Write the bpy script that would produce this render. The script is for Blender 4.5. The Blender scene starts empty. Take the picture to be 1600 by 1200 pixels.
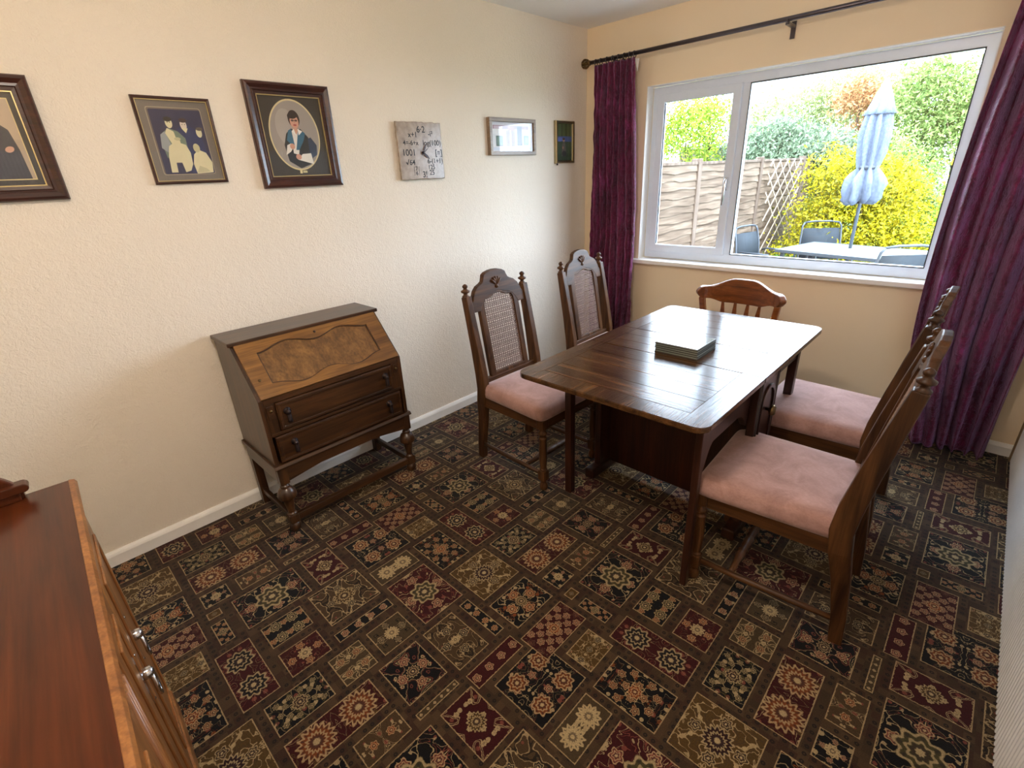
import bpy, bmesh, math, random
import numpy as np
from mathutils import Vector, Matrix, noise as mnoise
PI = math.pi
S = bpy.context.scene
COL = S.collection
# ------------------------------------------------------------------ camera, light, exposure
cam = bpy.data.objects.new('camera', bpy.data.cameras.new('camera'))
COL.objects.link(cam)
_r = Vector((0.72217992, 0.69026921, -0.04454866)); _u = Vector((-0.24267857, 0.31315457, 0.91817282)); _f = Vector((-0.64773705, 0.65227496, -0.39366749))
cam.matrix_world = Matrix(((_r.x, _u.x, -_f.x, 2.442), (_r.y, _u.y, -_f.y, 0.0), (_r.z, _u.z, -_f.z, 1.486), (0, 0, 0, 1)))
cam.data.sensor_width = 36.0
cam.data.lens = 761.505 * 36 / 1600
cam.data.clip_start = 0.02
S.camera = cam
W = bpy.data.worlds.new('world'); S.world = W; W.use_nodes = True
W.node_tree.nodes['Background'].inputs[0].default_value = (0.68, 0.83, 1.0, 1)
W.node_tree.nodes['Background'].inputs[1].default_value = 8.0
sun = bpy.data.objects.new('sun', bpy.data.lights.new('sun', 'SUN')); COL.objects.link(sun)
sun.data.energy = 2.5; sun.data.angle = 0.02; sun.data.color = (1.0, 0.95, 0.86)
sun.rotation_euler = Vector((0.45, -0.35, 0.8)).to_track_quat('Z', 'Y').to_euler()
# daylight portal over the window opening (guides sampling only)
pl = bpy.data.lights.new('window_portal', 'AREA'); pl.shape = 'RECTANGLE'; pl.size = 1.74; pl.size_y = 1.13
pl.cycles.is_portal = True
po = bpy.data.objects.new('window_portal', pl); po.location = (1.368, 3.54, 1.425); po.rotation_euler = (-PI / 2, 0, 0); COL.objects.link(po)
# added warm fill light below the ceiling, out of view, lifting the room
cl = bpy.data.lights.new('fill_light', 'POINT'); cl.shadow_soft_size = .07; cl.energy = 16; cl.color = (1.0, 0.88, 0.76)
co = bpy.data.objects.new('fill_light', cl); co.location = (1.8, 0.3, 2.31); COL.objects.link(co)
S.view_settings.view_transform = 'Standard'; S.view_settings.look = 'None'
S.view_settings.exposure = 1.19; S.view_settings.gamma = 1.0
S.view_settings.use_curve_mapping = False
try:
    S.cycles.max_bounces = 10; S.cycles.diffuse_bounces = 7; S.cycles.transparent_max_bounces = 16
except Exception: pass

# ------------------------------------------------------------------ node helper
def lin(c):
    return tuple((x / 12.92 if x <= .04045 else ((x + .055) / 1.055) ** 2.4) for x in c)
def rgb(r, g, b): return lin((r / 255, g / 255, b / 255)) + (1.0,)
class NT:
    def __init__(s, name, rough=0.5, metal=0.0, spec=0.5):
        s.m = bpy.data.materials.new(name); s.m.use_nodes = True
        s.t = s.m.node_tree; s.n = s.t.nodes; s.l = s.t.links
        s.b = s.n['Principled BSDF']; s.b.inputs['Roughness'].default_value = rough
        s.b.inputs['Metallic'].default_value = metal; s.b.inputs['Specular IOR Level'].default_value = spec
    def put(s, sock, v):
        if v is None: return
        if hasattr(v, 'is_linked') or isinstance(v, bpy.types.NodeSocket): s.l.new(v, sock)
        else: sock.default_value = v
    def math(s, op, a, b=None, c=None, clamp=False):
        n = s.n.new('ShaderNodeMath'); n.operation = op; n.use_clamp = clamp
        s.put(n.inputs[0], a); s.put(n.inputs[1], b); s.put(n.inputs[2], c); return n.outputs[0]
    def mix(s, f, a, b):
        n = s.n.new('ShaderNodeMix'); n.data_type = 'RGBA'
        s.put(n.inputs[0], f); s.put(n.inputs[6], a); s.put(n.inputs[7], b); return n.outputs[2]
    def mul(s, a, b, f=1.0):
        n = s.n.new('ShaderNodeMix'); n.data_type = 'RGBA'; n.blend_type = 'MULTIPLY'
        s.put(n.inputs[0], f); s.put(n.inputs[6], a); s.put(n.inputs[7], b); return n.outputs[2]
    def coord(s, kind='Object', scale=(1, 1, 1), rot=(0, 0, 0)):
        c = s.n.new('ShaderNodeTexCoord'); mp = s.n.new('ShaderNodeMapping')
        mp.inputs['Scale'].default_value = scale; mp.inputs['Rotation'].default_value = rot
        s.l.new(c.outputs[kind], mp.inputs['Vector']); return mp.outputs[0]
    def noise(s, v, sc=5, det=4, ro=0.55, dist=0.0):
        n = s.n.new('ShaderNodeTexNoise'); s.put(n.inputs['Vector'], v)
        n.inputs['Scale'].default_value = sc; n.inputs['Detail'].default_value = det
        n.inputs['Roughness'].default_value = ro; n.inputs['Distortion'].default_value = dist
        return n.outputs['Fac']
    def ramp(s, f, stops):
        n = s.n.new('ShaderNodeValToRGB'); s.put(n.inputs[0], f)
        e = n.color_ramp.elements
        while len(e) < len(stops): e.new(0.5)
        for i, (p, c) in enumerate(stops):
            e[i].position = p; e[i].color = c
        return n.outputs[0]
    def bump(s, h, strength=0.3, dist=0.002):
        n = s.n.new('ShaderNodeBump'); s.put(n.inputs['Height'], h)
        n.inputs['Strength'].default_value = strength; n.inputs['Distance'].default_value = dist
        s.l.new(n.outputs[0], s.b.inputs['Normal'])
    def col(s, v): s.put(s.b.inputs['Base Color'], v); return s.m
_cache = {}
def plain(name, c, rough=0.6, metal=0.0, spec=0.4, var=0.06, sc=30):
    if name in _cache: return _cache[name]
    t = NT(name, rough, metal, spec)
    v = t.noise(t.coord(), sc, 3)
    a = tuple(x * (1 - var) for x in c[:3]) + (1,); b = tuple(min(1, x * (1 + var)) for x in c[:3]) + (1,)
    t.col(t.ramp(v, [(0.3, a), (0.7, b)])); _cache[name] = t.m; return t.m
def wood(name, dark, light, axis=0, rough=0.3, gs=1.0, coat=0.0, spec=0.5, bumpy=0.15):
    t = NT(name, rough, 0, spec)
    sc = [26 * gs] * 3; sc[axis] = 2.2 * gs
    v = t.coord('Object', tuple(sc))
    n1 = t.noise(v, 1.0, 5, 0.6, 0.6)
    sc2 = [150 * gs] * 3; sc2[axis] = 6 * gs
    n2 = t.noise(t.coord('Object', tuple(sc2)), 1.0, 3, 0.6)
    big = t.noise(t.coord('Object'), 3.5, 2)
    mid = tuple((a + b) / 2 for a, b in zip(dark, light))
    c = t.ramp(n1, [(0.28, dark), (0.5, mid), (0.72, light)])
    c = t.mul(c, t.ramp(n2, [(0.3, (.62, .58, .55, 1)), (0.62, (1, 1, 1, 1))]))
    c = t.mul(c, t.ramp(big, [(0.3, (.78, .74, .72, 1)), (0.7, (1.0, 1.0, 1.0, 1))]))
    t.bump(n2, bumpy, 0.0006)
    t.b.inputs['Coat Weight'].default_value = coat; t.b.inputs['Coat Roughness'].default_value = rough * 0.6
    return t.col(c)

# ------------------------------------------------------------------ mesh builder
class MB:
    def __init__(s): s.v = []; s.f = []; s.mi = []; s.sm = []
    def add(s, vs, fs, mi=0, smooth=False, M=None):
        o = len(s.v)
        for p in vs:
            p = Vector(p)
            if M is not None: p = M @ p
            s.v.append(p)
        for f in fs: s.f.append(tuple(i + o for i in f)); s.mi.append(mi); s.sm.append(smooth)
        return s
    def box(s, x0, x1, y0, y1, z0, z1, mi=0, M=None):
        vs = [(x0, y0, z0), (x1, y0, z0), (x1, y1, z0), (x0, y1, z0), (x0, y0, z1), (x1, y0, z1), (x1, y1, z1), (x0, y1, z1)]
        return s.add(vs, [(0, 3, 2, 1), (4, 5, 6, 7), (0, 1, 5, 4), (1, 2, 6, 5), (2, 3, 7, 6), (3, 0, 4, 7)], mi, False, M)
    def prism(s, pts, axis, a0, a1, mi=0, M=None, smooth=False):
        # pts: 2d in the two other axes (cyclic order y,z / x,z / x,y)
        n = len(pts)
        def mk(p, a):
            if axis == 0: return (a, p[0], p[1])
            if axis == 1: return (p[0], a, p[1])
            return (p[0], p[1], a)
        vs = [mk(p, a0) for p in pts] + [mk(p, a1) for p in pts]
        fs = [tuple(range(n))[::-1], tuple(range(n, 2 * n))] + [(i, (i + 1) % n, n + (i + 1) % n, n + i) for i in range(n)]
        return s.add(vs, fs, mi, smooth, M)
    def ringprism(s, outer, inner, axis, a0, a1, mi=0, M=None):
        n = len(outer)
        def mk(p, a):
            if axis == 0: return (a, p[0], p[1])
            if axis == 1: return (p[0], a, p[1])
            return (p[0], p[1], a)
        vs = [mk(p, a0) for p in outer] + [mk(p, a0) for p in inner] + [mk(p, a1) for p in outer] + [mk(p, a1) for p in inner]
        fs = []
        for i in range(n):
            j = (i + 1) % n
            fs += [(i, n + i, n + j, j), (2 * n + i, 2 * n + j, 3 * n + j, 3 * n + i), (i, j, 2 * n + j, 2 * n + i), (n + i, 3 * n + i, 3 * n + j, n + j)]
        return s.add(vs, fs, mi, False, M)
    def lathe(s, prof, c=(0, 0, 0), axis=2, n=16, mi=0, M=None):
        # prof: [(h, r)...] along axis
        vs = []; fs = []
        for h, r in prof:
            for k in range(n):
                a = 2 * PI * k / n; p = [0, 0, 0]
                p[axis] = h; p[(axis + 1) % 3] = r * math.cos(a); p[(axis + 2) % 3] = r * math.sin(a)
                vs.append((p[0] + c[0], p[1] + c[1], p[2] + c[2]))
        m = len(prof)
        for i in range(m - 1):
            for k in range(n):
                fs.append((i * n + k, i * n + (k + 1) % n, (i + 1) * n + (k + 1) % n, (i + 1) * n + k))
        fs.append(tuple(range(n))[::-1]); fs.append(tuple(range((m - 1) * n, m * n)))
        return s.add(vs, fs, mi, True, M)
    def tube(s, path, r, n=8, mi=0, M=None, closed=False):
        P = [Vector(p) for p in path]; m = len(P); vs = []; fs = []
        R = r if isinstance(r, (list, tuple)) else [r] * m
        prev = None
        for i, p in enumerate(P):
            if closed: t = P[(i + 1) % m] - P[i - 1]
            else: t = P[min(i + 1, m - 1)] - P[max(i - 1, 0)]
            t.normalize()
            if prev is None: a = t.orthogonal().normalized()
            else: a = (prev - t * prev.dot(t)).normalized()
            prev = a; b = t.cross(a)
            for k in range(n):
                an = 2 * PI * k / n; vs.append(p + (a * math.cos(an) + b * math.sin(an)) * R[i])
        for i in range(m if closed else m - 1):
            j = (i + 1) % m
            for k in range(n): fs.append((i * n + k, i * n + (k + 1) % n, j * n + (k + 1) % n, j * n + k))
        if not closed: fs.append(tuple(range(n))[::-1]); fs.append(tuple(range((m - 1) * n, m * n)))
        return s.add(vs, fs, mi, True, M)
    def sweep(s, path, w, d, side, mi=0, M=None):
        # rectangular section: w along the vector side, d along the normal of path and side
        P = [Vector(p) for p in path]; m = len(P); vs = []; fs = []; side = Vector(side).normalized()
        Wd = w if isinstance(w, (list, tuple)) else [w] * m; Dd = d if isinstance(d, (list, tuple)) else [d] * m
        for i, p in enumerate(P):
            t = (P[min(i + 1, m - 1)] - P[max(i - 1, 0)]).normalized(); nn = t.cross(side).normalized()
            for a, b in ((-1, -1), (1, -1), (1, 1), (-1, 1)): vs.append(p + side * (a * Wd[i] / 2) + nn * (b * Dd[i] / 2))
        for i in range(m - 1):
            for k in range(4): fs.append((i * 4 + k, i * 4 + (k + 1) % 4, (i + 1) * 4 + (k + 1) % 4, (i + 1) * 4 + k))
        fs += [(3, 2, 1, 0), tuple(range((m - 1) * 4, m * 4))]
        return s.add(vs, fs, mi, False, M)
    def sphere(s, c, r, n=14, m=8, sc=(1, 1, 1), mi=0, M=None):
        vs = []; fs = []
        for i in range(m + 1):
            th = PI * i / m
            for k in range(n):
                a = 2 * PI * k / n
                vs.append((c[0] + r * sc[0] * math.sin(th) * math.cos(a), c[1] + r * sc[1] * math.sin(th) * math.sin(a), c[2] + r * sc[2] * math.cos(th)))
        for i in range(m):
            for k in range(n): fs.append((i * n + k, (i + 1) * n + k, (i + 1) * n + (k + 1) % n, i * n + (k + 1) % n))
        return s.add(vs, fs, mi, True, M)
def build(name, mb, mats, parent=None, bevel=0.0, world=True, seg=2, fix=True):
    me = bpy.data.meshes.new(name)
    off = Vector((0, 0, 0))
    if parent is not None and world:
        p = parent
        while p is not None: off += p.location; p = p.parent
    me.from_pydata([tuple(v - off) for v in mb.v], [], mb.f)
    if not isinstance(mats, (list, tuple)): mats = [mats]
    for m in mats: me.materials.append(m)
    me.polygons.foreach_set('material_index', mb.mi); me.polygons.foreach_set('use_smooth', mb.sm)
    if fix:
        bm = bmesh.new(); bm.from_mesh(me)
        bmesh.ops.remove_doubles(bm, verts=bm.verts, dist=1e-6)
        bmesh.ops.recalc_face_normals(bm, faces=bm.faces); bm.to_mesh(me); bm.free()
    me.update()
    o = bpy.data.objects.new(name, me); COL.objects.link(o)
    if parent is not None: o.parent = parent
    if bevel > 0:
        b = o.modifiers.new('bevel', 'BEVEL'); b.width = bevel; b.segments = seg; b.limit_method = 'ANGLE'; b.angle_limit = 0.6
        b.harden_normals = False
    return o
def tag(o, label=None, cat=None, group=None, kind=None):
    if label: o['label'] = label
    if cat: o['category'] = cat
    if group: o['group'] = group
    if kind: o['kind'] = kind
    return o
def thing(name, label, cat, loc=(0, 0, 0), rz=0.0, group=None):
    o = bpy.data.objects.new(name, None); COL.objects.link(o); o.location = loc; o.rotation_euler = (0, 0, rz)
    o.empty_display_size = 0.05
    return tag(o, label, cat, group)
def struct(name, mb, mat, bevel=0.0): return tag(build(name, mb, mat, None, bevel), kind='structure')
def dup(root, loc, rz, label, group=None):
    r = root.copy(); COL.objects.link(r); r.location = loc; r.rotation_euler = (0, 0, rz); r['label'] = label
    if group: r['group'] = group
    for ch in list(root.children):
        c = ch.copy(); COL.objects.link(c); c.parent = r
        for g in list(ch.children):
            d = g.copy(); COL.objects.link(d); d.parent = c
    return r

# ------------------------------------------------------------------ materials
def wallmat(name, c, bs, sc):
    t = NT(name, 0.75, 0, 0.3)
    v = t.coord()
    n1 = t.noise(v, sc, 3, 0.6, 1.2); n2 = t.noise(v, sc * 0.35, 2, 0.5)
    h = t.math('ADD', n1, t.math('MULTIPLY', n2, 0.6))
    t.bump(h, bs, 0.008)
    big = t.noise(v, 1.3, 2)
    return t.col(t.mul(c, t.ramp(big, [(0.3, (.95, .95, .95, 1)), (0.7, (1, 1, 1, 1))])))
PAPER = rgb(242, 232, 217)
CREAM = rgb(250, 231, 200)
m_wall_tex = wallmat('textured_cream_paper', PAPER, 0.55, 75)
m_wall = wallmat('cream_paint', CREAM, 0.08, 60)
m_ceil = wallmat('white_ceiling_paint', rgb(248, 247, 245), 0.25, 60)
m_white = plain('white_gloss_paint', rgb(246, 244, 240), 0.35, var=0.015)
m_upvc = plain('white_upvc', rgb(228, 238, 252), 0.3, var=0.01)
m_gasket = plain('dark_gasket', rgb(60, 62, 66), 0.6)
m_rib = plain('ribbed_white', rgb(244, 243, 242), 0.5, var=0.02)
OAKD = rgb(46, 24, 13); OAKL = rgb(118, 68, 32)
m_chair = {a: wood('chair_oak_%s' % 'xyz'[a], rgb(42, 25, 14), rgb(110, 72, 40), a, 0.42, 1.0, 0.0, 0.28) for a in range(3)}
m_bur = {a: wood('bureau_oak_%s' % 'xyz'[a], rgb(36, 22, 13), rgb(92, 58, 30), a, 0.33, 1.0, 0.2) for a in range(3)}
m_bflap = wood('bureau_flap_oak', rgb(96, 62, 28), rgb(166, 118, 58), 1, 0.34, 0.9, 0.25)
m_bpanel = wood('bureau_panel_burr', rgb(92, 62, 32), rgb(156, 114, 62), 2, 0.36, 0.7, 0.2)
m_table = {a: wood('table_oak_%s' % 'xyz'[a], rgb(44, 27, 16), rgb(110, 76, 44), a, 0.18, 1.0, 0.10, 0.32, 1.0) for a in range(3)}
m_tdark = wood('table_base_oak', rgb(34, 17, 12), rgb(76, 40, 24), 2, 0.35, 1.0, 0.1)
m_side = {a: wood('sideboard_mahogany_%s' % 'xyz'[a], rgb(64, 26, 10), rgb(98, 46, 18), a, 0.3, 0.6, 0.35, 0.25, 0.04) for a in range(3)}
m_sfront = wood('sideboard_front', rgb(118, 70, 34), rgb(176, 120, 66), 2, 0.35, 0.9, 0.2)
m_captain = wood('captain_chair_oak', rgb(104, 52, 20), rgb(168, 100, 48), 0, 0.3, 0.8, 0.3)
m_frame_mah = wood('frame_mahogany', rgb(44, 18, 14), rgb(84, 42, 30), 1, 0.3, 1.6, 0.3)
m_brass = plain('aged_brass', rgb(120, 98, 66), 0.35, 1.0)
m_pull = plain('dark_bronze_pull', rgb(52, 42, 42), 0.28, 0.6)
m_chrome = plain('chrome_handle', rgb(200, 200, 205), 0.18, 1.0)
m_rod = plain('gunmetal_rod', rgb(96, 90, 94), 0.3, 0.9)
def fabric():
    t = NT('pink_velour', 0.85, 0, 0.2)
    v = t.coord()
    a = t.noise(v, 9, 5, 0.65, 1.0); b = t.noise(t.coord('Object', (1, 3, 1)), 120, 3)
    c = t.ramp(a, [(0.25, rgb(152, 116, 108)), (0.5, rgb(176, 138, 130)), (0.75, rgb(192, 156, 148))])
    c = t.mul(c, t.ramp(b, [(0.3, (.84, .82, .82, 1)), (0.7, (1, 1, 1, 1))]))
    t.b.inputs['Sheen Weight'].default_value = 0.5; t.b.inputs['Sheen Roughness'].default_value = 0.4
    t.b.inputs['Sheen Tint'].default_value = (1, .9, .9, 1)
    t.bump(b, 0.3, 0.001); return t.col(c)
m_seat = fabric()
def velvet():
    t = NT('crushed_burgundy_velvet', 0.42, 0, 0.5)
    v = t.coord('Object', (1, 1, 0.55))
    a = t.noise(v, 38, 5, 0.65, 2.5); b = t.noise(t.coord('Object', (1, 1, 0.35)), 9, 4, 0.6, 1.5)
    c = t.ramp(b, [(0.3, rgb(70, 8, 42)), (0.55, rgb(118, 20, 70)), (0.75, rgb(162, 58, 130))])
    c = t.mul(c, t.ramp(a, [(0.32, (.42, .38, .42, 1)), (0.55, (1, 1, 1, 1))]))
    t.b.inputs['Sheen Weight'].default_value = 0.9; t.b.inputs['Sheen Roughness'].default_value = 0.3
    t.b.inputs['Sheen Tint'].default_value = (.75, .5, .9, 1)
    hz = t.noise(t.coord('Object', (1, 1, 4.5)), 11, 4, 0.65, 1.2)
    t.bump(t.math('ADD', t.math('ADD', a, b), hz), 1.0, 0.010); return t.col(c)
m_velvet = velvet()
def cane():
    t = NT('woven_cane', 0.5); n = t.noise(t.coord(), 90, 3)
    return t.col(t.ramp(n, [(0.3, rgb(112, 88, 80)), (0.7, rgb(160, 136, 126))]))
m_cane = cane()
def glassmat(name, refl=0.06, tint=(1, 1, 1, 1)):
    m = bpy.data.materials.new(name); m.use_nodes = True; t = m.node_tree; n = t.nodes; l = t.links
    n.remove(n['Principled BSDF']); out = n['Material Output']
    tr = n.new('ShaderNodeBsdfTransparent'); tr.inputs[0].default_value = tint
    gl = n.new('ShaderNodeBsdfGlossy'); gl.inputs['Roughness'].default_value = 0.01
    ge = n.new('ShaderNodeNewGeometry'); dt = n.new('ShaderNodeVectorMath'); dt.operation = 'DOT_PRODUCT'
    l.new(ge.outputs['Incoming'], dt.inputs[0]); l.new(ge.outputs['Normal'], dt.inputs[1])
    def mm(op, a, b=0.0):
        k = n.new('ShaderNodeMath'); k.operation = op
        for i, q in enumerate((a, b)):
            if isinstance(q, float): k.inputs[i].default_value = q
            else: l.new(q, k.inputs[i])
        return k.outputs[0]
    fr = mm('ADD', mm('MULTIPLY', mm('POWER', mm('SUBTRACT', 1.0, mm('ABSOLUTE', dt.outputs['Value'])), 5.0), .95), .03)
    mx = n.new('ShaderNodeMixShader'); l.new(fr, mx.inputs[0]); l.new(tr.outputs[0], mx.inputs[1]); l.new(gl.outputs[0], mx.inputs[2])
    l.new(mx.outputs[0], out.inputs[0]); return m
m_glass = glassmat('clear_glass')

# ------------------------------------------------------------------ carpet
TX, TY = 0.957, 0.972
BLK = rgb(9, 7, 11); RED = rgb(62, 9, 13); OLI = rgb(78, 62, 40); TAN = rgb(80, 60, 38); RUST = rgb(128, 66, 28); GOLD = rgb(90, 66, 30)
CRM = rgb(192, 168, 124); PINK = rgb(136, 72, 58); ORG = rgb(150, 76, 32); DRD = rgb(46, 10, 15); GRN = rgb(78, 70, 40); BRN = rgb(66, 42, 28)
# x0,x1,y0,y1,bg, flower1 (colour, radius, petals), spacing1, flower2 (colour, radius), spacing2, vine strength
PT = [
 (.675, .875, .670, .885, BLK, (RUST, .033, 8), (.105, .105), (PINK, .014), (.07, .07), .25, 1),
 (.903, 1.00, .660, .845, OLI, (CRM, .036, 12), (9, .078), (DRD, .010), (9, .078), .0, 1),
 (.070, .322, .665, .845, RED, (GRN, .055, 8), (9, 9), (PINK, .022), (.165, .12), .5, 0),
 (.908, 1.120, .875, 1.020, BLK, (ORG, .024, 8), (9, 9), (RUST, .014), (.062, .052), .25, 0),
 (.197, .405, .880, 1.075, GOLD, (DRD, .045, 16), (9, 9), (TAN, .020), (.13, .12), .9, 0),
 (.845, 1.120, .090, .205, RED, (BLK, .046, 10), (.125, 9), (PINK, .012), (.125, .06), .2, 1),
 (.197, .320, .137, .315, BLK, (BRN, .024, 8), (9, 9), (GRN, .010), (.040, .040), .8, 0),
 (.831, 1.028, .430, .636, TAN, (GOLD, .040, 14), (9, 9), (BLK, .016), (.11, .11), 1.0, 0),
 (.113, .158, .416, .638, BLK, (PINK, .014, 6), (9, .052), (CRM, .004), (9, .052), .0, 1),
 (.197, .322, .495, .630, OLI, (CRM, .026, 14), (9, 9), (BLK, .012), (.08, .085), .5, 0),
 (.352, .554, .630, .763, TAN, (CRM, .016, 9), (9, 9), (BLK, .018), (.10, .075), .6, 0),
 (.352, .548, .800, .843, BLK, (ORG, .013, 7), (.048, 9), (PINK, .006), (.048, 9), .0, 1),
 (.438, .587, .875, 1.070, BLK, (GOLD, .024, 16), (9, 9), (ORG, .022), (.085, .10), .6, 0),
 (.622, .743, .850, 1.070, RED, (ORG, .024, 10), (9, 9), (PINK, .014), (.044, .048), .1, 0),
 (.352, .470, .135, .413, RED, (RUST, .056, 16), (9, .135), (GOLD, .016), (9, .07), .4, 1),
 (.502, .589, .270, .415, TAN, (ORG, .014, 6), (9, .058), (CRM, .006), (9, .029), .4, 1),
 (.499, .584, .138, .237, BLK, (CRM, .020, 9), (9, 9), (PINK, .008), (.05, .06), .2, 0),
 (.614, .653, .130, .178, GOLD, (BLK, .009, 4), (9, 9), (CRM, .003), (9, 9), .0, 0),
 (.686, .805, .125, .173, BLK, (GRN, .015, 8), (9, 9), (ORG, .008), (.032, .03), .0, 0),
 (.620, .808, .218, .460, BLK, (GRN, .062, 8), (9, 9), (PINK, .022), (.12, .155), .5, 0),
 (.620, .810, .495, .620, RED, (GOLD, .030, 14), (9, 9), (CRM, .009), (.06, .055), .7, 0),
 (.564, .588, .445, .600, OLI, (CRM, .005, 4), (9, .026), (BRN, .003), (9, .026), .0, 1),
 (.352, .528, .450, .600, BLK, (BRN, .022, 12), (9, 9), (PINK, .018), (.10, .082), .8, 0),
 (.196, .325, .350, .466, OLI, (RUST, .014, 7), (.058, .058), (CRM, .009), (.058, .058), .8, 1),
 (.042, .162, .245, .384, RED, (CRM, .024, 10), (9, 9), (ORG, .015), (.078, .09), .1, 0),
 (.844, .961, .245, .392, BLK, (GRN, .022, 9), (.06, .06), (ORG, .013), (.06, .06), .1, 1),
 (.774, .876, .910, 1.040, GOLD, (BLK, .012, 4), (9, .05), (CRM, .005), (.05, .05), .5, 0),
 (.584, .648, .630, .836, RED, (PINK, .015, 5), (9, .055), (CRM, .006), (9, .055), .0, 1),
]
def carpet():
    x0, x1, y0, y1 = 0.0, 2.7765, -0.64, 3.3835
    vs = []; fs = []; A = {k: [] for k in ('puv', 'phs', 'pbg', 'pf1', 'pf2', 'pr', 'ps')}
    def quad(a, b, c, d, z, cx, cy, hx, hy, bg, f1, s1, f2, s2, vine, off, band):
        o = len(vs); vs.extend([(a, c, z), (b, c, z), (b, d, z), (a, d, z)]); fs.append((o, o + 1, o + 2, o + 3))
        for (px, py) in ((a, c), (b, c), (b, d), (a, d)):
            A['puv'].append((px - cx, py - cy, band)); A['phs'].append((hx, hy, vine)); A['pbg'].append(bg[:3])
            A['pf1'].append(f1[0][:3]); A['pf2'].append(f2[0][:3]); A['pr'].append((f1[1], f2[1], f1[2])); A['ps'].append((s1[0] * (-1 if off else 1), s1[1], (s2[0] if s2[0] < 1 else 0) + round(min(s2[1], 9) * 1000)))
    quad(x0, x1, y0, y1, 0.0, 0, 0, 50, 50, rgb(86, 66, 48), (BLK, .001, 4), (9, 9), (BLK, .001), (9, 9), 0, 0, 1.0)
    for i in range(-1, 4):
        for j in range(-2, 5):
            for (a, b, c, d, bg, f1, s1, f2, s2, vine, off) in PT:
                X0, X1, Y0, Y1 = a + i * TX, b + i * TX, c + j * TY, d + j * TY
                ca, cb, cc, cd = max(X0, x0), min(X1, x1), max(Y0, y0), min(Y1, y1)
                if cb - ca < .002 or cd - cc < .002: continue
                quad(ca, cb, cc, cd, 0.0006 + .00002 * [q[0] for q in PT].index(a), (X0 + X1) / 2, (Y0 + Y1) / 2, (X1 - X0) / 2, (Y1 - Y0) / 2, bg, f1, s1, f2, s2, vine, off, 0.0)
    me = bpy.data.meshes.new('floor'); me.from_pydata(vs, [], fs)
    for k, v in A.items():
        at = me.attributes.new(k, 'FLOAT_VECTOR', 'CORNER'); at.data.foreach_set('vector', np.array(v, dtype=np.float32).ravel())
    t = NT('patchwork_axminster_carpet', 0.9, 0, 0.15)
    def attr(k):
        n = t.n.new('ShaderNodeAttribute'); n.attribute_name = k; return n.outputs['Vector']
    def sep(v):
        n = t.n.new('ShaderNodeSeparateXYZ'); t.l.new(v, n.inputs[0]); return n.outputs
    def comb(a, b, c=0.0):
        n = t.n.new('ShaderNodeCombineXYZ'); t.put(n.inputs[0], a); t.put(n.inputs[1], b); t.put(n.inputs[2], c); return n.outputs[0]
    M = t.math
    P = sep(attr('puv')); H = sep(attr('phs')); R = sep(attr('pr')); SP = sep(attr('ps'))
    u0, v0, band = P[0], P[1], P[2]
    # wobble like woven pile
    wv = comb(u0, v0)
    wn = t.n.new('ShaderNodeTexNoise'); t.l.new(wv, wn.inputs['Vector']); wn.inputs['Scale'].default_value = 130; wn.inputs['Detail'].default_value = 2
    ws = sep(wn.outputs['Color'])
    u = M('ADD', u0, M('MULTIPLY', M('SUBTRACT', ws[0], .5), .006)); v = M('ADD', v0, M('MULTIPLY', M('SUBTRACT', ws[1], .5), .006))
    offm = M('LESS_THAN', SP[0], 0.0); s1x = M('ABSOLUTE', SP[0]); s1y = SP[1]
    s2y = M('MULTIPLY', M('FLOOR', SP[2]), .001); s2x = M('FRACT', SP[2])
    s2xb = M('ADD', s2x, M('MULTIPLY', M('LESS_THAN', s2x, .0005), 9.0))
    def cell(c, sp, shift):
        # distance to nearest repeat centre; shift in cells
        q = M('SUBTRACT', M('DIVIDE', c, sp), shift)
        return M('MULTIPLY', M('SUBTRACT', q, M('ROUND', q)), sp)
    def flower(px, py, r, petals, colour, base, lobe, limit):
        ln = M('SQRT', M('ADD', M('MULTIPLY', px, px), M('MULTIPLY', py, py)))
        th = M('ARCTAN2', py, px)
        rim = M('MULTIPLY', r, M('ADD', 1 - lobe * .5, M('MULTIPLY', M('COSINE', M('MULTIPLY', th, petals)), lobe)))
        f = M('DIVIDE', ln, rim)
        def ge(x, e0, e1):
            n = t.n.new('ShaderNodeMapRange'); n.inputs[1].default_value = e0; n.inputs[2].default_value = e1; t.l.new(x, n.inputs[0]); return n.outputs[0]
        inside = M('MULTIPLY', M('SUBTRACT', 1.0, ge(f, .95, 1.05)), limit)
        ring = M('MULTIPLY', M('MULTIPLY', ge(f, .80, .86), M('SUBTRACT', 1.0, ge(f, .95, 1.02))), limit)
        r2 = M('MULTIPLY', M('MULTIPLY', ge(f, .42, .46), M('SUBTRACT', 1.0, ge(f, .56, .60))), limit)
        ce = M('MULTIPLY', M('SUBTRACT', 1.0, ge(f, .16, .22)), limit)
        spoke = M('MULTIPLY', M('MULTIPLY', ge(M('COSINE', M('MULTIPLY', th, petals)), .5, .8), M('MULTIPLY', ge(f, .60, .64), M('SUBTRACT', 1.0, ge(f, .78, .80)))), limit)
        c = t.mix(inside, base, colour)
        c = t.mix(M('MULTIPLY', spoke, .7), c, (0.03, .02, .02, 1))
        c = t.mix(M('MULTIPLY', ring, .85), c, CRM)
        c = t.mix(M('MULTIPLY', r2, .8), c, CRM)
        c = t.mix(M('MULTIPLY', M('MULTIPLY', M('SUBTRACT', 1.0, ge(f, .34, .42)), limit), .7), c, (.04, .02, .02, 1))
        c = t.mix(ce, c, CRM)
        return c, inside
    au, av = M('ABSOLUTE', u), M('ABSOLUTE', v)
    # vines: symmetric contour lines + blossoms
    mv = comb(M('MULTIPLY', au, 1.0), M('MULTIPLY', av, 1.0), M('MULTIPLY', H[0], 13.0))
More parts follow.
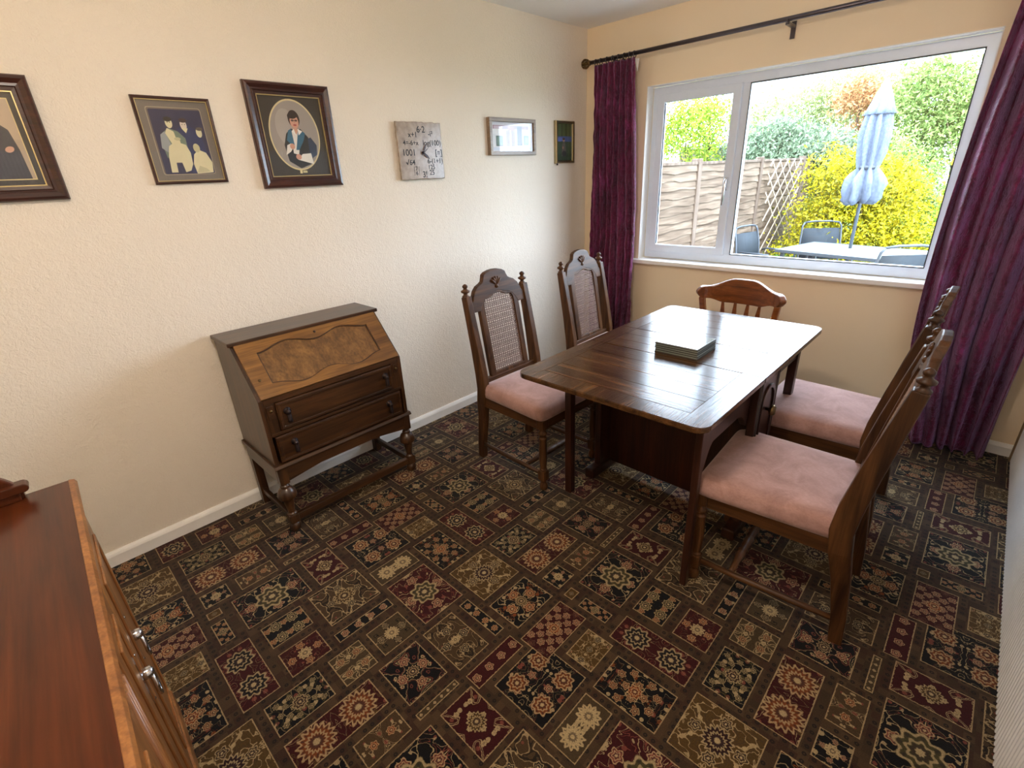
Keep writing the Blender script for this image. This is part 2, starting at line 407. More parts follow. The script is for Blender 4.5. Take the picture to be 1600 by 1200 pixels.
    vn = t.noise(mv, 19, 1, 0.5, 1.2)
    line = M('LESS_THAN', M('ABSOLUTE', M('SUBTRACT', vn, .5)), M('MULTIPLY', H[2], .022))
    line2 = M('LESS_THAN', M('ABSOLUTE', M('SUBTRACT', vn, .58)), M('MULTIPLY', H[2], .022))
    bg = attr('pbg')
    vor = t.n.new('ShaderNodeTexVoronoi'); t.l.new(mv, vor.inputs['Vector']); vor.inputs['Scale'].default_value = 36
    blob = M('LESS_THAN', vor.outputs['Distance'], .27)
    bc = sep(vor.outputs['Color'])
    inner = M('SUBTRACT', 1.0, band)
    blobc = t.mix(M('GREATER_THAN', bc[0], .55), CRM, attr('pf2'))
    blobc = t.mix(M('GREATER_THAN', bc[1], .6), blobc, PINK)
    c = t.mix(M('MULTIPLY', M('MULTIPLY', blob, M('GREATER_THAN', bc[2], .35)), M('MULTIPLY', inner, .85)), bg, blobc)
    c = t.mix(M('MULTIPLY', line, .8), c, CRM)
    c = t.mix(M('MULTIPLY', line2, .8), c, attr('pf2'))
    # flower 2 repeated, then flower 1
    h = M('MULTIPLY', offm, 0.0)
    f2x = cell(u, s2xb, M('MULTIPLY', offm, .5)); f2y = cell(v, s2y, .5)
    # limit: keep cell centres inside the patch
    def lim(c, q, hs, r): return M('LESS_THAN', M('ADD', M('ABSOLUTE', M('SUBTRACT', c, q)), r), hs)
    L2 = M('MULTIPLY', M('MULTIPLY', lim(u, f2x, H[0], R[1]), lim(v, f2y, H[1], R[1])), inner)
    c, _ = flower(f2x, f2y, R[1], 6.0, attr('pf2'), c, .14, L2)
    f2x = cell(u, s2xb, .5); f2y = cell(v, s2y, 0.0)
    L2 = M('MULTIPLY', M('MULTIPLY', lim(u, f2x, H[0], R[1]), lim(v, f2y, H[1], R[1])), inner)
    c, _ = flower(f2x, f2y, R[1], 5.0, attr('pf2'), c, .18, L2)
    sh = M('MULTIPLY', offm, .5)
    f1x = cell(u, s1x, M('MULTIPLY', sh, M('LESS_THAN', s1x, 5.0))); f1y = cell(v, s1y, M('MULTIPLY', sh, M('LESS_THAN', s1y, 5.0)))
    L1 = M('MULTIPLY', M('MULTIPLY', lim(u, f1x, H[0], M('MULTIPLY', R[0], .9)), lim(v, f1y, H[1], M('MULTIPLY', R[0], .9))), inner)
    c, _ = flower(f1x, f1y, R[0], R[2], attr('pf1'), c, .12, L1)
    # band: mottled squares with small eyes
    bx = cell(u0, .0245, 0.0); by = cell(v0, .0245, 0.0)
    bd = M('SQRT', M('ADD', M('MULTIPLY', bx, bx), M('MULTIPLY', by, by)))
    eye = M('MULTIPLY', M('MULTIPLY', M('LESS_THAN', bd, .0062), M('GREATER_THAN', bd, .0018)), band)
    wn2 = t.n.new('ShaderNodeTexWhiteNoise'); wn2.noise_dimensions = '2D'
    t.l.new(comb(M('FLOOR', M('DIVIDE', M('ADD', u0, .01225), .0245)), M('FLOOR', M('DIVIDE', M('ADD', v0, .01225), .0245))), wn2.inputs['Vector'])
    wsp = sep(wn2.outputs['Color'])
    eye = M('MULTIPLY', eye, M('GREATER_THAN', wsp[0], .35))
    bandc = t.mix(wsp[1], rgb(60, 44, 30), rgb(88, 66, 44))
    bandc = t.mix(M('MULTIPLY', M('GREATER_THAN', wsp[2], .7), .6), bandc, rgb(58, 28, 24))
    c = t.mix(M('MULTIPLY', band, .9), c, bandc)
    c = t.mix(M('MULTIPLY', eye, .9), c, (.015, .01, .01, 1))
    # cream outline of each patch
    ed = M('MINIMUM', M('SUBTRACT', H[0], au), M('SUBTRACT', H[1], av))
    c = t.mix(M('MULTIPLY', M('LESS_THAN', ed, .0032), M('MULTIPLY', inner, .85)), c, rgb(186, 160, 116))
    fine = t.noise(t.coord(), 420, 2)
    c = t.mul(c, t.ramp(fine, [(0.3, (.40, .40, .40, 1)), (0.7, (.82, .81, .81, 1))]))
    t.b.inputs['Sheen Weight'].default_value = 0.12; t.b.inputs['Sheen Roughness'].default_value = 0.5
    t.bump(fine, 0.4, 0.002)
    me.materials.append(t.col(c))
    o = bpy.data.objects.new('floor', me); COL.objects.link(o); tag(o, kind='structure')
carpet()
struct('floor_slab', MB().box(-.1, 2.9, -.75, 3.5, -.3, -.002), m_wall).name = 'floor_2'

# ------------------------------------------------------------------ room shell
CH = 2.404; WY = 3.384; RX = 2.777
struct('wall_left', MB().box(-.1, 0, -.75, 3.52, -.3, CH), m_wall_tex)
struct('wall_rear', MB().box(0, RX, -.75, -.64, 0, CH), m_wall)
wb = MB(); WX0, WX1, WZ0, WZ1 = 0.498, 2.240, 0.860, 1.991
wb.box(0, WX0, WY, 3.52, -.3, CH).box(WX1, RX + .1, WY, 3.52, -.3, CH).box(WX0, WX1, WY, 3.52, -.3, WZ0).box(WX0, WX1, WY, 3.52, WZ1, CH)
struct('wall_window', wb, m_wall)
struct('wall_right', MB().box(RX, RX + .1, -.75, WY, -.3, CH), m_wall)
struct('ceiling', MB().box(-.1, RX + .1, -.75, 3.52, CH, CH + .25), m_ceil)
def base_prof(h=.068, d=.016): return [(0, 0), (d, 0), (d, h * .72), (d * .75, h * .86), (d * .35, h), (0, h)]
bl = MB(); bl.prism([(x, z) for x, z in base_prof()], 1, -.64, WY); struct('baseboard_left', bl, m_white)
bw = MB(); bw.prism([(WY - x, z) for x, z in base_prof()], 0, .016, RX); struct('baseboard_window', bw, m_white)
# white reveal lining around the opening
rv = MB(); T = .004
rv.box(WX0, WX0 + T, WY - .002, 3.46, WZ0, WZ1).box(WX1 - T, WX1, WY - .002, 3.46, WZ0, WZ1).box(WX0, WX1, WY - .002, 3.46, WZ1 - T, WZ1)
struct('trim_1', rv, m_white)
sl = MB(); sl.box(WX0 - .045, WX1 + .06, WY - .048, WY, .832, .862).box(WX0 + .001, WX1 - .001, WY, 3.462, .835, .862)
struct('trim_2', sl, m_white, 0.006)
# ribbed panelling on the right wall
rb = MB(); y = -.5; prof = []
while y < 3.31:
    prof += [(RX - .001, y), (RX - .009, y + .004), (RX - .009, y + .012), (RX - .001, y + .017)]; y += .0225
rb.prism([(RX + .0, -.5)] + prof[::1] + [(RX + .0, 3.31)], 2, .004, 1.8)
struct('trim_3', rb, m_rib)
struct('trim_4', MB().lathe([(.0, .008), (1.8, .008)], (RX - .009, 3.325, 0), 2, 10), plain('beige_edge', rgb(200, 170, 135), .6))

# ------------------------------------------------------------------ window
wn = bpy.data.objects.new('window_1', None); COL.objects.link(wn); wn.location = ((WX0 + WX1) / 2, 3.48, WZ0); tag(wn, kind='structure')
def rect_ring(mb, x0, x1, z0, z1, w, ya, yb):
    w = w if isinstance(w, tuple) else (w,) * 4  # left,right,bottom,top
    mb.ringprism([(x0, z0), (x1, z0), (x1, z1), (x0, z1)], [(x0 + w[0], z0 + w[2]), (x1 - w[1], z0 + w[2]), (x1 - w[1], z1 - w[3]), (x0 + w[0], z1 - w[3])], 1, ya, yb)
fx0, fx1, fz0, fz1 = WX0 + .006, WX1 - .006, WZ0 + .004, WZ1 - .006
mb = MB(); rect_ring(mb, fx0, fx1, fz0, fz1, (.055, .045, .06, .055), 3.46, 3.515)
build('window_frame', mb, m_upvc, wn, 0.004)
build('mullion', MB().box(1.095, 1.150, 3.462, 3.513, fz0 + .055, fz1 - .052), m_upvc, wn, 0.004)
mb = MB(); rect_ring(mb, fx0 + .045, 1.105, fz0 + .048, fz1 - .045, (.052, .052, .052, .052), 3.442, 3.475)
cas = build('casement', mb, m_upvc, wn, 0.005)
mb = MB(); rect_ring(mb, fx0 + .092, 1.058, fz0 + .095, fz1 - .092, .005, 3.446, 3.462)
rect_ring(mb, 1.148, fx1 - .042, fz0 + .058, fz1 - .053, .005, 3.455, 3.464)
build('gasket', mb, m_gasket, wn)
build('pane', MB().box(fx0 + .09, 1.06, 3.460, 3.464, fz0 + .09, fz1 - .09), m_glass, wn)
build('pane', MB().box(1.149, fx1 - .04, 3.480, 3.484, fz0 + .055, fz1 - .05), m_glass, wn)
mb = MB(); mb.box(1.068, 1.086, 3.428, 3.442, 1.33, 1.41); mb.tube([(1.077, 3.425, 1.40), (1.077, 3.415, 1.38), (1.074, 3.415, 1.30), (1.072, 3.418, 1.24)], [.008, .009, .009, .006], 8)
build('window_handle', mb, m_chrome, cas, 0.002)

# ------------------------------------------------------------------ curtain rod
rodt = thing('curtain_rod', 'dark metal curtain rod with ball finial above the window', 'curtain rod', (1.37, 3.28, 2.17))
build('rod', MB().lathe([(.10, .0125), (2.70, .0125)], (0, 3.28, 2.176), 0, 12), m_rod, rodt)
fin = MB()
for k in range(5):
    a = PI * k / 5; fin.tube([(.062 + .028 * math.cos(b), 3.28 + .028 * math.sin(b) * math.cos(a), 2.176 + .028 * math.sin(b) * math.sin(a)) for b in [2 * PI * i / 16 for i in range(16)]], .004, 5, closed=True)
fin.sphere((.062, 3.28, 2.176), .014, 10, 6); fin.lathe([(.088, .016), (.1, .016), (.104, .012)], (0, 3.28, 2.176), 0, 10)
build('finial', fin, m_brass, rodt)
for x in (.30, 1.365, 2.42):
    mb = MB(); mb.box(x - .010, x + .010, 3.275, WY - .001, 2.150, 2.162); mb.box(x - .012, x + .012, WY - .006, WY - .001, 2.10, 2.18)
    mb.tube([(x, 3.28 + .017 * math.cos(a), 2.176 + .017 * math.sin(a)) for a in [PI + i * PI / 8 for i in range(9)]], .004, 5)
    build('bracket', mb, m_rod, rodt)
def ring_obj(x, parent):
    mb = MB(); mb.tube([(x + .002 * math.sin(i), 3.28 + .019 * math.cos(2 * PI * i / 14), 2.170 + .019 * math.sin(2 * PI * i / 14)) for i in range(14)], .0028, 6, closed=True)
    return build('curtain_ring', mb, m_rod, parent)

def curtain(label, f_x, z0, z1, nf, amp, base, seed, ringx):
    mnoise.seed_set(3)
    th = thing('curtain', label, 'curtain', base)
    rnd = random.Random(seed); ph = [rnd.uniform(-.5, .5) for _ in range(nf + 2)]; am = [rnd.uniform(.7, 1.25) for _ in range(nf + 2)]
    NU, NZ = nf * 14, 150; vs = []; fs = []
    for i in range(NZ + 1):
        w = i / NZ; z = z1 + (z0 - z1) * w; xa, xb, ym = f_x(w)
        pinch = min(1, .35 + w * 6)
        for j in range(NU + 1):
            u = j / NU; k = u * nf; ki = int(k)
            fold = math.sin(2 * PI * k + ph[ki] * math.sin(PI * (k - ki)) * 1.5 * math.sin(2 + 3 * w + ki))
            A = amp * am[ki] * pinch * (1 + .25 * math.sin(5 * w + ki * 1.7))
            x = xa + (xb - xa) * u + .012 * math.sin(7 * w + ki) * w * math.cos(2 * PI * k)
            y = ym + A * fold + .006 * math.sin(11 * u + 9 * w) + .010 * (mnoise.noise(Vector((x * 9, w * 26, seed))) + .5 * mnoise.noise(Vector((x * 26, w * 60, seed + 5))))
            vs.append((x, y, z))
    for i in range(NZ):
        for j in range(NU):
            a = i * (NU + 1) + j; fs.append((a, a + 1, a + NU + 2, a + NU + 1))
    mb = MB().add(vs, fs, 0, True); o = build('drape', mb, m_velvet, th)
    sd = o.modifiers.new('solid', 'SOLIDIFY'); sd.thickness = .004; sd.offset = 0
    for x in ringx: ring_obj(x, th)
    return th
def lerp(a, b, t): return a + (b - a) * t
def cL(w): return (lerp(.135, .125, w), lerp(.455, .52, min(1, w * 2.0)), 3.285)
c1 = curtain('burgundy crushed velvet curtain hanging left of the window', cL, .015, 2.155, 7, .026, (.31, 3.285, 0), 3, [.15, .19, .24, .285, .33, .375, .415, .45])
mb = MB(); mb.prism([(.445, 2.15), (.478, 2.145), (.468, 2.075)], 1, 3.292, 3.296); build('lining', mb, m_white, c1)
def cR(w):
    xa = 2.285 - .055 * math.sin(PI * min(1, w * 1.05)) if w < .75 else lerp(2.285 - .055 * math.sin(PI * .7875), 2.345, (w - .75) / .25)
    return (xa, lerp(2.73, 2.655, w), 3.25)
curtain('burgundy crushed velvet curtain hanging right of the window behind two chairs', cR, .015, 2.155, 6, .040, (2.5, 3.25, 0), 8, [2.30, 2.36, 2.42, 2.48, 2.54, 2.6, 2.66, 2.71])

# ------------------------------------------------------------------ high-back dining chair (local frame: faces +x, rear legs at -x)
def turned(mb, x, y, z0, z1, M=None, top_sq=True):
    mb.box(x - .021, x + .021, y - .021, y + .021, z1 - .05, z1)
    mb.lathe([(z0, .012), (z0 + .006, .02), (z0 + .02, .023), (z0 + .035, .020), (z0 + .048, .014), (z0 + .055, .018), (z0 + .062, .018)], (x, y, 0), 2, 14)
    mb.box(x - .02, x + .02, y - .02, y + .02, z0 + .06, z0 + .115)
    mb.lathe([(z0 + .113, .017), (z0 + .122, .021), (z0 + .13, .016), (z0 + .15, .0185), (z0 + .20, .0215), (z1 - .11, .018), (z1 - .10, .022), (z1 - .093, .017), (z1 - .085, .017), (z1 - .078, .023), (z1 - .068, .023), (z1 - .058, .016), (z1 - .048, .016)], (x, y, 0), 2, 14)
def chair_profile(): return [(-.265, 0.0), (-.258, .10), (-.236, .25), (-.216, .36), (-.205, .44), (-.212, .52), (-.235, .66), (-.262, .80), (-.288, .93)]
def make_high_chair(label, loc, rz, group):
    t = thing('dining_chair', label, 'chair', loc, rz, group)
    PW = .205
    for s in (-1, 1):
        P = chair_profile(); mb = MB()
        wd = [.040, .043, .053, .063, .066, .064, .056, .048, .040]
        mb.sweep([(x, s * (PW - (.012 if z < .3 else 0)), z) for x, z in P], .036, wd, (0, 1, 0))
        leg = build('rear_post', mb, m_chair[2], t, .004, world=False)
        f = MB(); f.lathe([(.925, .017), (.932, .019), (.938, .012), (.946, .010), (.953, .022), (.960, .023), (.966, .012), (.972, .009), (.978, .014), (.985, .014), (.991, .008), (.994, .002)], (-.291, s * PW, 0), 2, 14)
        build('finial', f, m_chair[2], leg, world=False)
    for s in (-1, 1):
        mb = MB(); turned(mb, .215, s * .205, 0, .40); build('leg', mb, m_chair[2], t, .002, world=False)
    for s in (-1, 1):
        mb = MB(); mb.box(-.205, .215, s * .205 - .012, s * .205 + .012, .345, .402); build('seat_rail', mb, m_chair[0], t, .003, world=False)
    mb = MB(); mb.box(.203, .227, -.2, .2, .345, .402); build('seat_rail', mb, m_chair[1], t, .003, world=False)
    mb = MB(); mb.box(-.215, -.19, -.2, .2, .345, .402); build('seat_rail', mb, m_chair[1], t, .003, world=False)
    for s in (-1, 1):
        mb = MB(); mb.tube([(-.25, s * .196, .09), (-.12, s * .2, .09), (.03, s * .203, .09), (.215, s * .205, .09)], [.010, .0125, .0125, .010], 10); build('stretcher', mb, m_chair[0], t, world=False)
    mb = MB(); mb.lathe([(-.2, .009), (-.17, .012), (-.12, .013), (-.08, .020), (-.065, .014), (-.055, .019), (-.045, .013), (-.03, .018), (.03, .018), (.045, .013), (.055, .019), (.065, .014), (.08, .020), (.12, .013), (.17, .012), (.2, .009)], (.085, 0, .09), 1, 12)
    build('stretcher', mb, m_chair[1], t, world=False)
    # cushion: superellipse dome, wider at the front
    vs = []; fs = []; NR, NA = 9, 48
    lev = [(.402, .95), (.405, .99), (.425, 1.0), (.450, .995), (.463, .97), (.472, .92), (.479, .76), (.484, .48), (.486, .2)]
    for z, k in lev:
        for a in range(NA):
            th = 2 * PI * a / NA; c, s_ = math.cos(th), math.sin(th); e = .15 if k > .8 else .4
            cx = math.copysign(abs(c) ** e, c); cy = math.copysign(abs(s_) ** e, s_)
            x = .012 + .232 * cx * k; hw = .232 + .012 * cx; vs.append((x, hw * cy * k, z))
    for i in range(len(lev) - 1):
        for a in range(NA): fs.append((i * NA + a, i * NA + (a + 1) % NA, (i + 1) * NA + (a + 1) % NA, (i + 1) * NA + a))
    fs.append(tuple(range(NA))[::-1]); fs.append(tuple(range((len(lev) - 1) * NA, len(lev) * NA)))
    cu = build('seat_cushion', MB().add(vs, fs, 0, True), m_seat, t, world=False)
    # back plane transform: follows the rake from z=.5 to .93
    def bx(z):
        P = chair_profile()
        for (xa, za), (xb, zb) in zip(P, P[1:]):
            if z <= zb: return xa + (xb - xa) * (z - za) / (zb - za)
        (xa, za), (xb, zb) = P[-2], P[-1]; return xb + (xb - xa) * (z - zb) / (zb - za)
    def slab(outline_pts, hole, x_off, th):
        mb = MB(); n = len(outline_pts)
        if hole: mb.ringprism(outline_pts, hole, 0, -th / 2, th / 2)
        else: mb.prism(outline_pts, 0, -th / 2, th / 2)
        mb.v = [Vector((bx(v.z) + v.x + x_off, v.y, v.z)) for v in mb.v]
        return mb
    # crest rail
    half = [(.188, .845), (.188, .895), (.175, .905), (.168, .925), (.155, .948), (.132, .968), (.106, .978), (.092, .986), (.084, 1.002), (.078, 1.018), (.06, 1.028), (.03, 1.035), (0, 1.037)]
    top = [(-y, z) for y, z in half[:-1]] + [(y, z) for y, z in half[::-1]]
    low = [(.135, .845), (.125, .868), (.10, .898), (.07, .912), (.045, .915), (.02, .925), (0, .93)]
    lowp = low[:-1] + [(-y, z) for y, z in low[::-1]]
    mb = slab(top + lowp, None, 0, .026); cr = build('crest_rail', mb, m_chair[1], t, .004, world=False)
    mb = MB()
    for k in range(5):
        a = (k - 2) * .42; y, z = .024 * math.sin(a), .958 + .024 * math.cos(a)
        L = .019
        mb.sphere((0, 0, 0), 1.0, 10, 6, (.008, .0080, .022), M=Matrix.Translation((bx(z) + .014, y, z)) @ Matrix.Rotation(-a, 4, 'X'))
    mb.sphere((bx(.952) + .013, 0, .950), 1.0, 10, 6, (.009, .013, .011))
    build('carved_shell', mb, m_chair[2], cr, world=False)
    # cane frame
    def arch(w, zt, z0, n=10):
        pts = [(-w, z0), (w, z0)]
        up = [(w, zt - .05), (w * .97, zt - .022), (w * .86, zt - .004), (w * .66, zt - .002), (w * .45, zt + .002), (w * .25, zt + .012), (0, zt + .016)]
        return pts + up + [(-y, z) for y, z in up[:-1][::-1]]
    outer = arch(.142, .92, .475); inner = arch(.106, .902, .515)
    mb = slab(outer, inner, 0, .024); build('cane_frame', mb, m_chair[2], t, .003, world=False)
    mb = slab([(-.195, .465), (.195, .465), (.195, .497), (-.195, .497)], None, 0, .026); build('lower_rail', mb, m_chair[1], t, .003, world=False)
    # woven cane
    mb = MB()
    def wid(z):
        if z < .852: return .107
        for (ya, za), (yb, zb) in zip(inner[2:9], inner[3:9]):
            if za <= z <= zb: return ya + (yb - ya) * (z - za) / max(1e-6, zb - za)
        return 0
    def ztop(y):
        y = abs(y); best = .852
        for (ya, za), (yb, zb) in zip(inner[2:9], inner[3:9]):
            if yb <= y <= ya: best = za + (zb - za) * (ya - y) / max(1e-6, ya - yb)
        return best
    def strand(y0, z0, y1, z1, w, xo):
        n = 6 if abs(z1 - z0) > .05 else 1; d = Vector((0, y1 - y0, z1 - z0)); L = d.length
        if L < .004: return
        d /= L; nn = Vector((0, -d.z, d.y)) * w / 2; vs = []
        for i in range(n + 1):
            z = z0 + (z1 - z0) * i / n; y = y0 + (y1 - y0) * i / n
            for sgn in (-1, 1): vs.append((bx(z) + xo, y + nn.y * sgn, z + nn.z * sgn))
        mb.add(vs, [(2 * i, 2 * i + 1, 2 * i + 3, 2 * i + 2) for i in range(n)])
    pitch = .0105
    for k in range(-7, 8): strand(k * .0148, .512, k * .0148, ztop(k * .0148) + .002, .0050, .001)
    z = .518
    while z < .915:
        w = wid(z)
        if w > .01: strand(-w, z, w, z, .0040, .002)
        z += pitch
    for sg in (-1, 1):
        c = -.2
        while c < .55:
            z0_, y0_ = .512, -.107 * sg
            # line y = y0 + sg*(s), z = .512 + c + s
            s0 = max(0, -c); s1 = .214
            a = (y0_ + sg * s0, .512 + c + s0); b_s = s1
            while b_s > s0 and (.512 + c + b_s > ztop(y0_ + sg * b_s) + .002): b_s -= .004
            if a[1] <= ztop(a[0]) + .002 and b_s > s0 + .01: strand(a[0], a[1], y0_ + sg * b_s, .512 + c + b_s, 0.0015, .0005 if sg > 0 else .003)
            c += .0148
    cp = build('cane_panel', mb, m_cane, t, world=False, fix=False)
    so = cp.modifiers.new('solid', 'SOLIDIFY'); so.thickness = .0012
    tag(cp, kind='stuff'); cp['label'] = 'open woven cane panel'
    return t
G = 'high-back cane dining chairs around the table'
ch1 = make_high_chair('high-back cane chair against the left wall, nearest the bureau', (.862, 1.785, 0), math.radians(-1.5), G)
dup(ch1, (.86, 2.56, 0), math.radians(1), 'high-back cane chair beside the left curtain, mostly hidden by the table', G)
dup(ch1, (2.098, 1.728, 0), math.radians(183), 'high-back cane chair in the foreground at the right side of table, seen side-on', G)
dup(ch1, (2.065, 2.40, 0), math.radians(180), 'high-back cane chair in front of the right curtain, behind the foreground chair', G)

# ------------------------------------------------------------------ captain's chair at the window end
cc = thing('captain_chair', 'low-backed wooden chair with spindles at the window end of the table', 'chair', (1.435, 2.80, 0))
def crail(u): return (1.435 + .245 * u, 2.985 - .085 * abs(u) ** 2.2)
mb = MB(); N = 28; vs = []; fs = []
for i in range(N + 1):
    u = -1 + 2 * i / N; x, y = crail(u); au = abs(u)
    q = min(1, max(0, (au - .18) / .62)); zt = .818 + .048 * (math.cos(PI * q) * .5 + .5)
    q = min(1, max(0, (au - .42) / .34)); zb = .722 + .022 * (.5 - .5 * math.cos(PI * q))
    if au > .86: e = (au - .86) / .14; m_ = .5 * (zt + zb); h = (zt - zb) / 2 * math.sqrt(max(.04, 1 - e * e)); zt, zb = m_ + h, m_ - h
    ty = -.085 * 2.2 * au ** 1.2 * (1 if u > 0 else -1); tn = Vector((.245, ty, 0)).normalized(); nn = Vector((-tn.y, tn.x, 0)); h = .015 + .006 * (au > .8)
    for (s_, z) in ((-1, zb), (1, zb), (1, zt), (-1, zt)): vs.append((x + nn.x * h * s_, y + nn.y * h * s_, z))
for i in range(N):
    for k in range(4): fs.append((i * 4 + k, i * 4 + (k + 1) % 4, (i + 1) * 4 + (k + 1) % 4, (i + 1) * 4 + k))
fs += [(3, 2, 1, 0), tuple(range(N * 4, N * 4 + 4))]
build('top_rail', mb.add(vs, fs), m_captain, cc, .006)
for u in (-.44, -.15, .15, .44):
    x, y = crail(u); xs = 1.435 + .19 * u
    mb = MB(); mb.sweep([(xs, 2.965, .45), (lerp(xs, x, .45), lerp(2.965, y, .45), .6), (lerp(xs, x, .75), lerp(2.965, y, .75), .66), (x, y, .748)], [.038, .038, .026, .010], .012, (1, 0, 0))
    build('spindle', mb, m_captain, cc, .003)
for u in (-.88, .88):
    x, y = crail(u); xs = 1.435 + .2 * u
    mb = MB(); mb.sweep([(xs, 2.95, .44), (lerp(xs, x, .5), lerp(2.95, y, .5), .6), (x, y, .75)], [.036, .034, .032], [.03, .03, .034], (1, 0, 0))
    build('arm_post', mb, m_captain, cc, .005)
mb = MB(); mb.prism([(1.235, 2.58), (1.635, 2.58), (1.655, 2.80), (1.635, 2.98), (1.535, 3.01), (1.335, 3.01), (1.235, 2.98), (1.215, 2.80)], 2, .415, .45)
build('seat', mb, m_captain, cc, .01)
for sx in (-1, 1):
    for y0, y1 in ((2.56, 2.62), (3.01, 2.95)):
        mb = MB(); X0, X1 = 1.435 + sx * .2, 1.435 + sx * .165
        mb.tube([(X0, y0, 0), (lerp(X0, X1, .2), lerp(y0, y1, .2), .08), (lerp(X0, X1, .5), lerp(y0, y1, .5), .2), (X1, y1, .42)], [.014, .019, .021, .016], 12); build('leg', mb, m_captain, cc)
    mb = MB(); mb.tube([(1.435 + sx * .19, 2.58, .14), (1.435 + sx * .19, 2.79, .14), (1.435 + sx * .19, 2.99, .14)], [.009, .013, .009], 8); build('stretcher', mb, m_captain, cc)

# ------------------------------------------------------------------ drop-leaf table
tb = thing('drop_leaf_table', 'dark oak drop-leaf dining table with polished top', 'table', (1.55, 1.98, 0))
X0, X1, Y0, Y1 = 1.155, 1.945, 1.32, 2.64; TZ = .75; TT = .022; J0, J1 = 1.84, 2.12; BRD = .085
def leaf(ya, yb, outer_low):
    r = .045; n = 5
    def corner(cx, cy, a0): return [(cx + r * math.cos(a0 + (PI / 2) * i / n), cy + r * math.sin(a0 + (PI / 2) * i / n)) for i in range(n + 1)]
    if outer_low: pts = corner(X0 + r, ya + r, PI) + corner(X1 - r, ya + r, 1.5 * PI) + [(X1, yb), (X0, yb)]
    else: pts = [(X0, ya), (X1, ya)] + corner(X1 - r, yb - r, 0) + corner(X0 + r, yb - r, PI / 2)
    return pts
def top_piece(name, pts, inner, label):
    # outline body, slightly lower field joint line made of border + centre boards
    mb = MB(); mb.prism(pts, 2, TZ - TT, TZ - .0012); o = build(name, mb, m_table[1], tb, .003)
    return o
g = .0018
lf = top_piece('leaf', leaf(Y0, J0 - g, True), None, None)
ct = top_piece('table_top', [(X0, J0 + g), (X1, J0 + g), (X1, J1 - g), (X0, J1 - g)], None, None)
rt = top_piece('leaf', leaf(J1 + g, Y1, False), None, None)
def field(parent, y0, y1, nb, lowb, highb):
    # crossbanded border boards and centre boards, all proud by 1.2 mm
    ya = y0 + (BRD if lowb else 0.0); yb = y1 - (BRD if highb else 0.0)
    w = (yb - ya) / nb
    for i in range(nb):
        build('board', MB().box(X0 + BRD + g, X1 - BRD - g, ya + i * w + g * .5, ya + (i + 1) * w - g * .5, TZ - .002, TZ), m_table[0], parent, .0004, seg=1)
    return ya, yb
r_ = .045
def cor(cx, cy, a0, n=5, r=r_ - .001): return [(cx + r * math.cos(a0 + (PI / 2) * i / n), cy + r * math.sin(a0 + (PI / 2) * i / n)) for i in range(n + 1)]
field(lf, Y0, J0 - g, 4, True, False); field(ct, J0 + g, J1 - g, 3, False, False); field(rt, J1 + g, Y1, 4, False, True)
e = .001
for par, pts in ((lf, [cor(X0 + r_, Y0 + r_, PI) + [(X0 + BRD, Y0 + BRD), (X0 + BRD, J0 - g), (X0 + e, J0 - g)]][0]),
                 (lf, [(X0 + r_, Y0 + e)] + cor(X1 - r_, Y0 + r_, 1.5 * PI)[:1] + [(X1 - BRD - g, Y0 + BRD - g), (X0 + BRD + g, Y0 + BRD - g)]),
                 (lf, cor(X1 - r_, Y0 + r_, 1.5 * PI) + [(X1 - e, J0 - g), (X1 - BRD, J0 - g), (X1 - BRD, Y0 + BRD)]),
                 (ct, [(X0 + e, J0 + g), (X0 + BRD, J0 + g), (X0 + BRD, J1 - g), (X0 + e, J1 - g)]),
                 (ct, [(X1 - BRD, J0 + g), (X1 - e, J0 + g), (X1 - e, J1 - g), (X1 - BRD, J1 - g)]),
                 (rt, [(X1 - e, J1 + g)] + cor(X1 - r_, Y1 - r_, 0) + [(X1 - BRD, Y1 - BRD), (X1 - BRD, J1 + g)]),
                 (rt, cor(X1 - r_, Y1 - r_, PI / 2)[:1] + [(X0 + r_, Y1 - e), (X0 + BRD + g, Y1 - BRD + g), (X1 - BRD - g, Y1 - BRD + g)]),
                 (rt, cor(X0 + r_, Y1 - r_, PI / 2) + [(X0 + e, J1 + g), (X0 + BRD, J1 + g), (X0 + BRD, Y1 - BRD)])):
    build('border_board', MB().prism(pts, 2, TZ - .002, TZ), m_table[1], par)
mt = m_tdark; ZU = TZ - TT
# end slabs with arched pilaster panel and knob
for sx, xe in ((-1, X0 + .035), (1, X1 - .035)):
    es = build('end_panel', MB().box(xe - .016, xe + .016, 1.872, 2.088, .05, ZU), mt, tb, .004)
    xo = xe + sx * .016
    arch = [(1.905, .12), (2.055, .12)] + [(1.98 + .075 * math.cos(a), .60 + .075 * math.sin(a)) for a in [PI * i / 10 for i in range(11)]]
    inn = [(1.98 + (y - 1.98) * .84, .39 + (z - .39) * .94) for y, z in arch]
    build('arched_moulding', MB().ringprism(arch, inn, 0, xo - .002 * sx, xo + .007 * sx), mt, es, .002)
    for yy in (1.885, 2.075):
        build('reed', MB().lathe([(.08, .006), (ZU - .01, .006)], (xo, yy, 0), 2, 8), mt, es)
    kb = MB(); kb.lathe([(0, .006), (.012, .007), (.018, .02), (.028, .024), (.036, .016), (.038, .003)], (0, 0, 0), 0, 16, M=Matrix.Translation((xo, 1.98, .565)) @ Matrix.Scale(sx, 4, (1, 0, 0)))
    build('knob', kb, m_brass, es)
    build('foot', MB().box(xe - .028, xe + .028, 1.80, 2.16, 0.0, .055), mt, tb, .008)
build('centre_panel', MB().box(X0 + .051, X1 - .051, 1.968, 1.992, .04, ZU - .002), mt, tb, .002)
for yy in (1.885, 2.062):
    build('apron', MB().box(X0 + .051, X1 - .051, yy - .009, yy + .009, .62, ZU), mt, tb, .002)
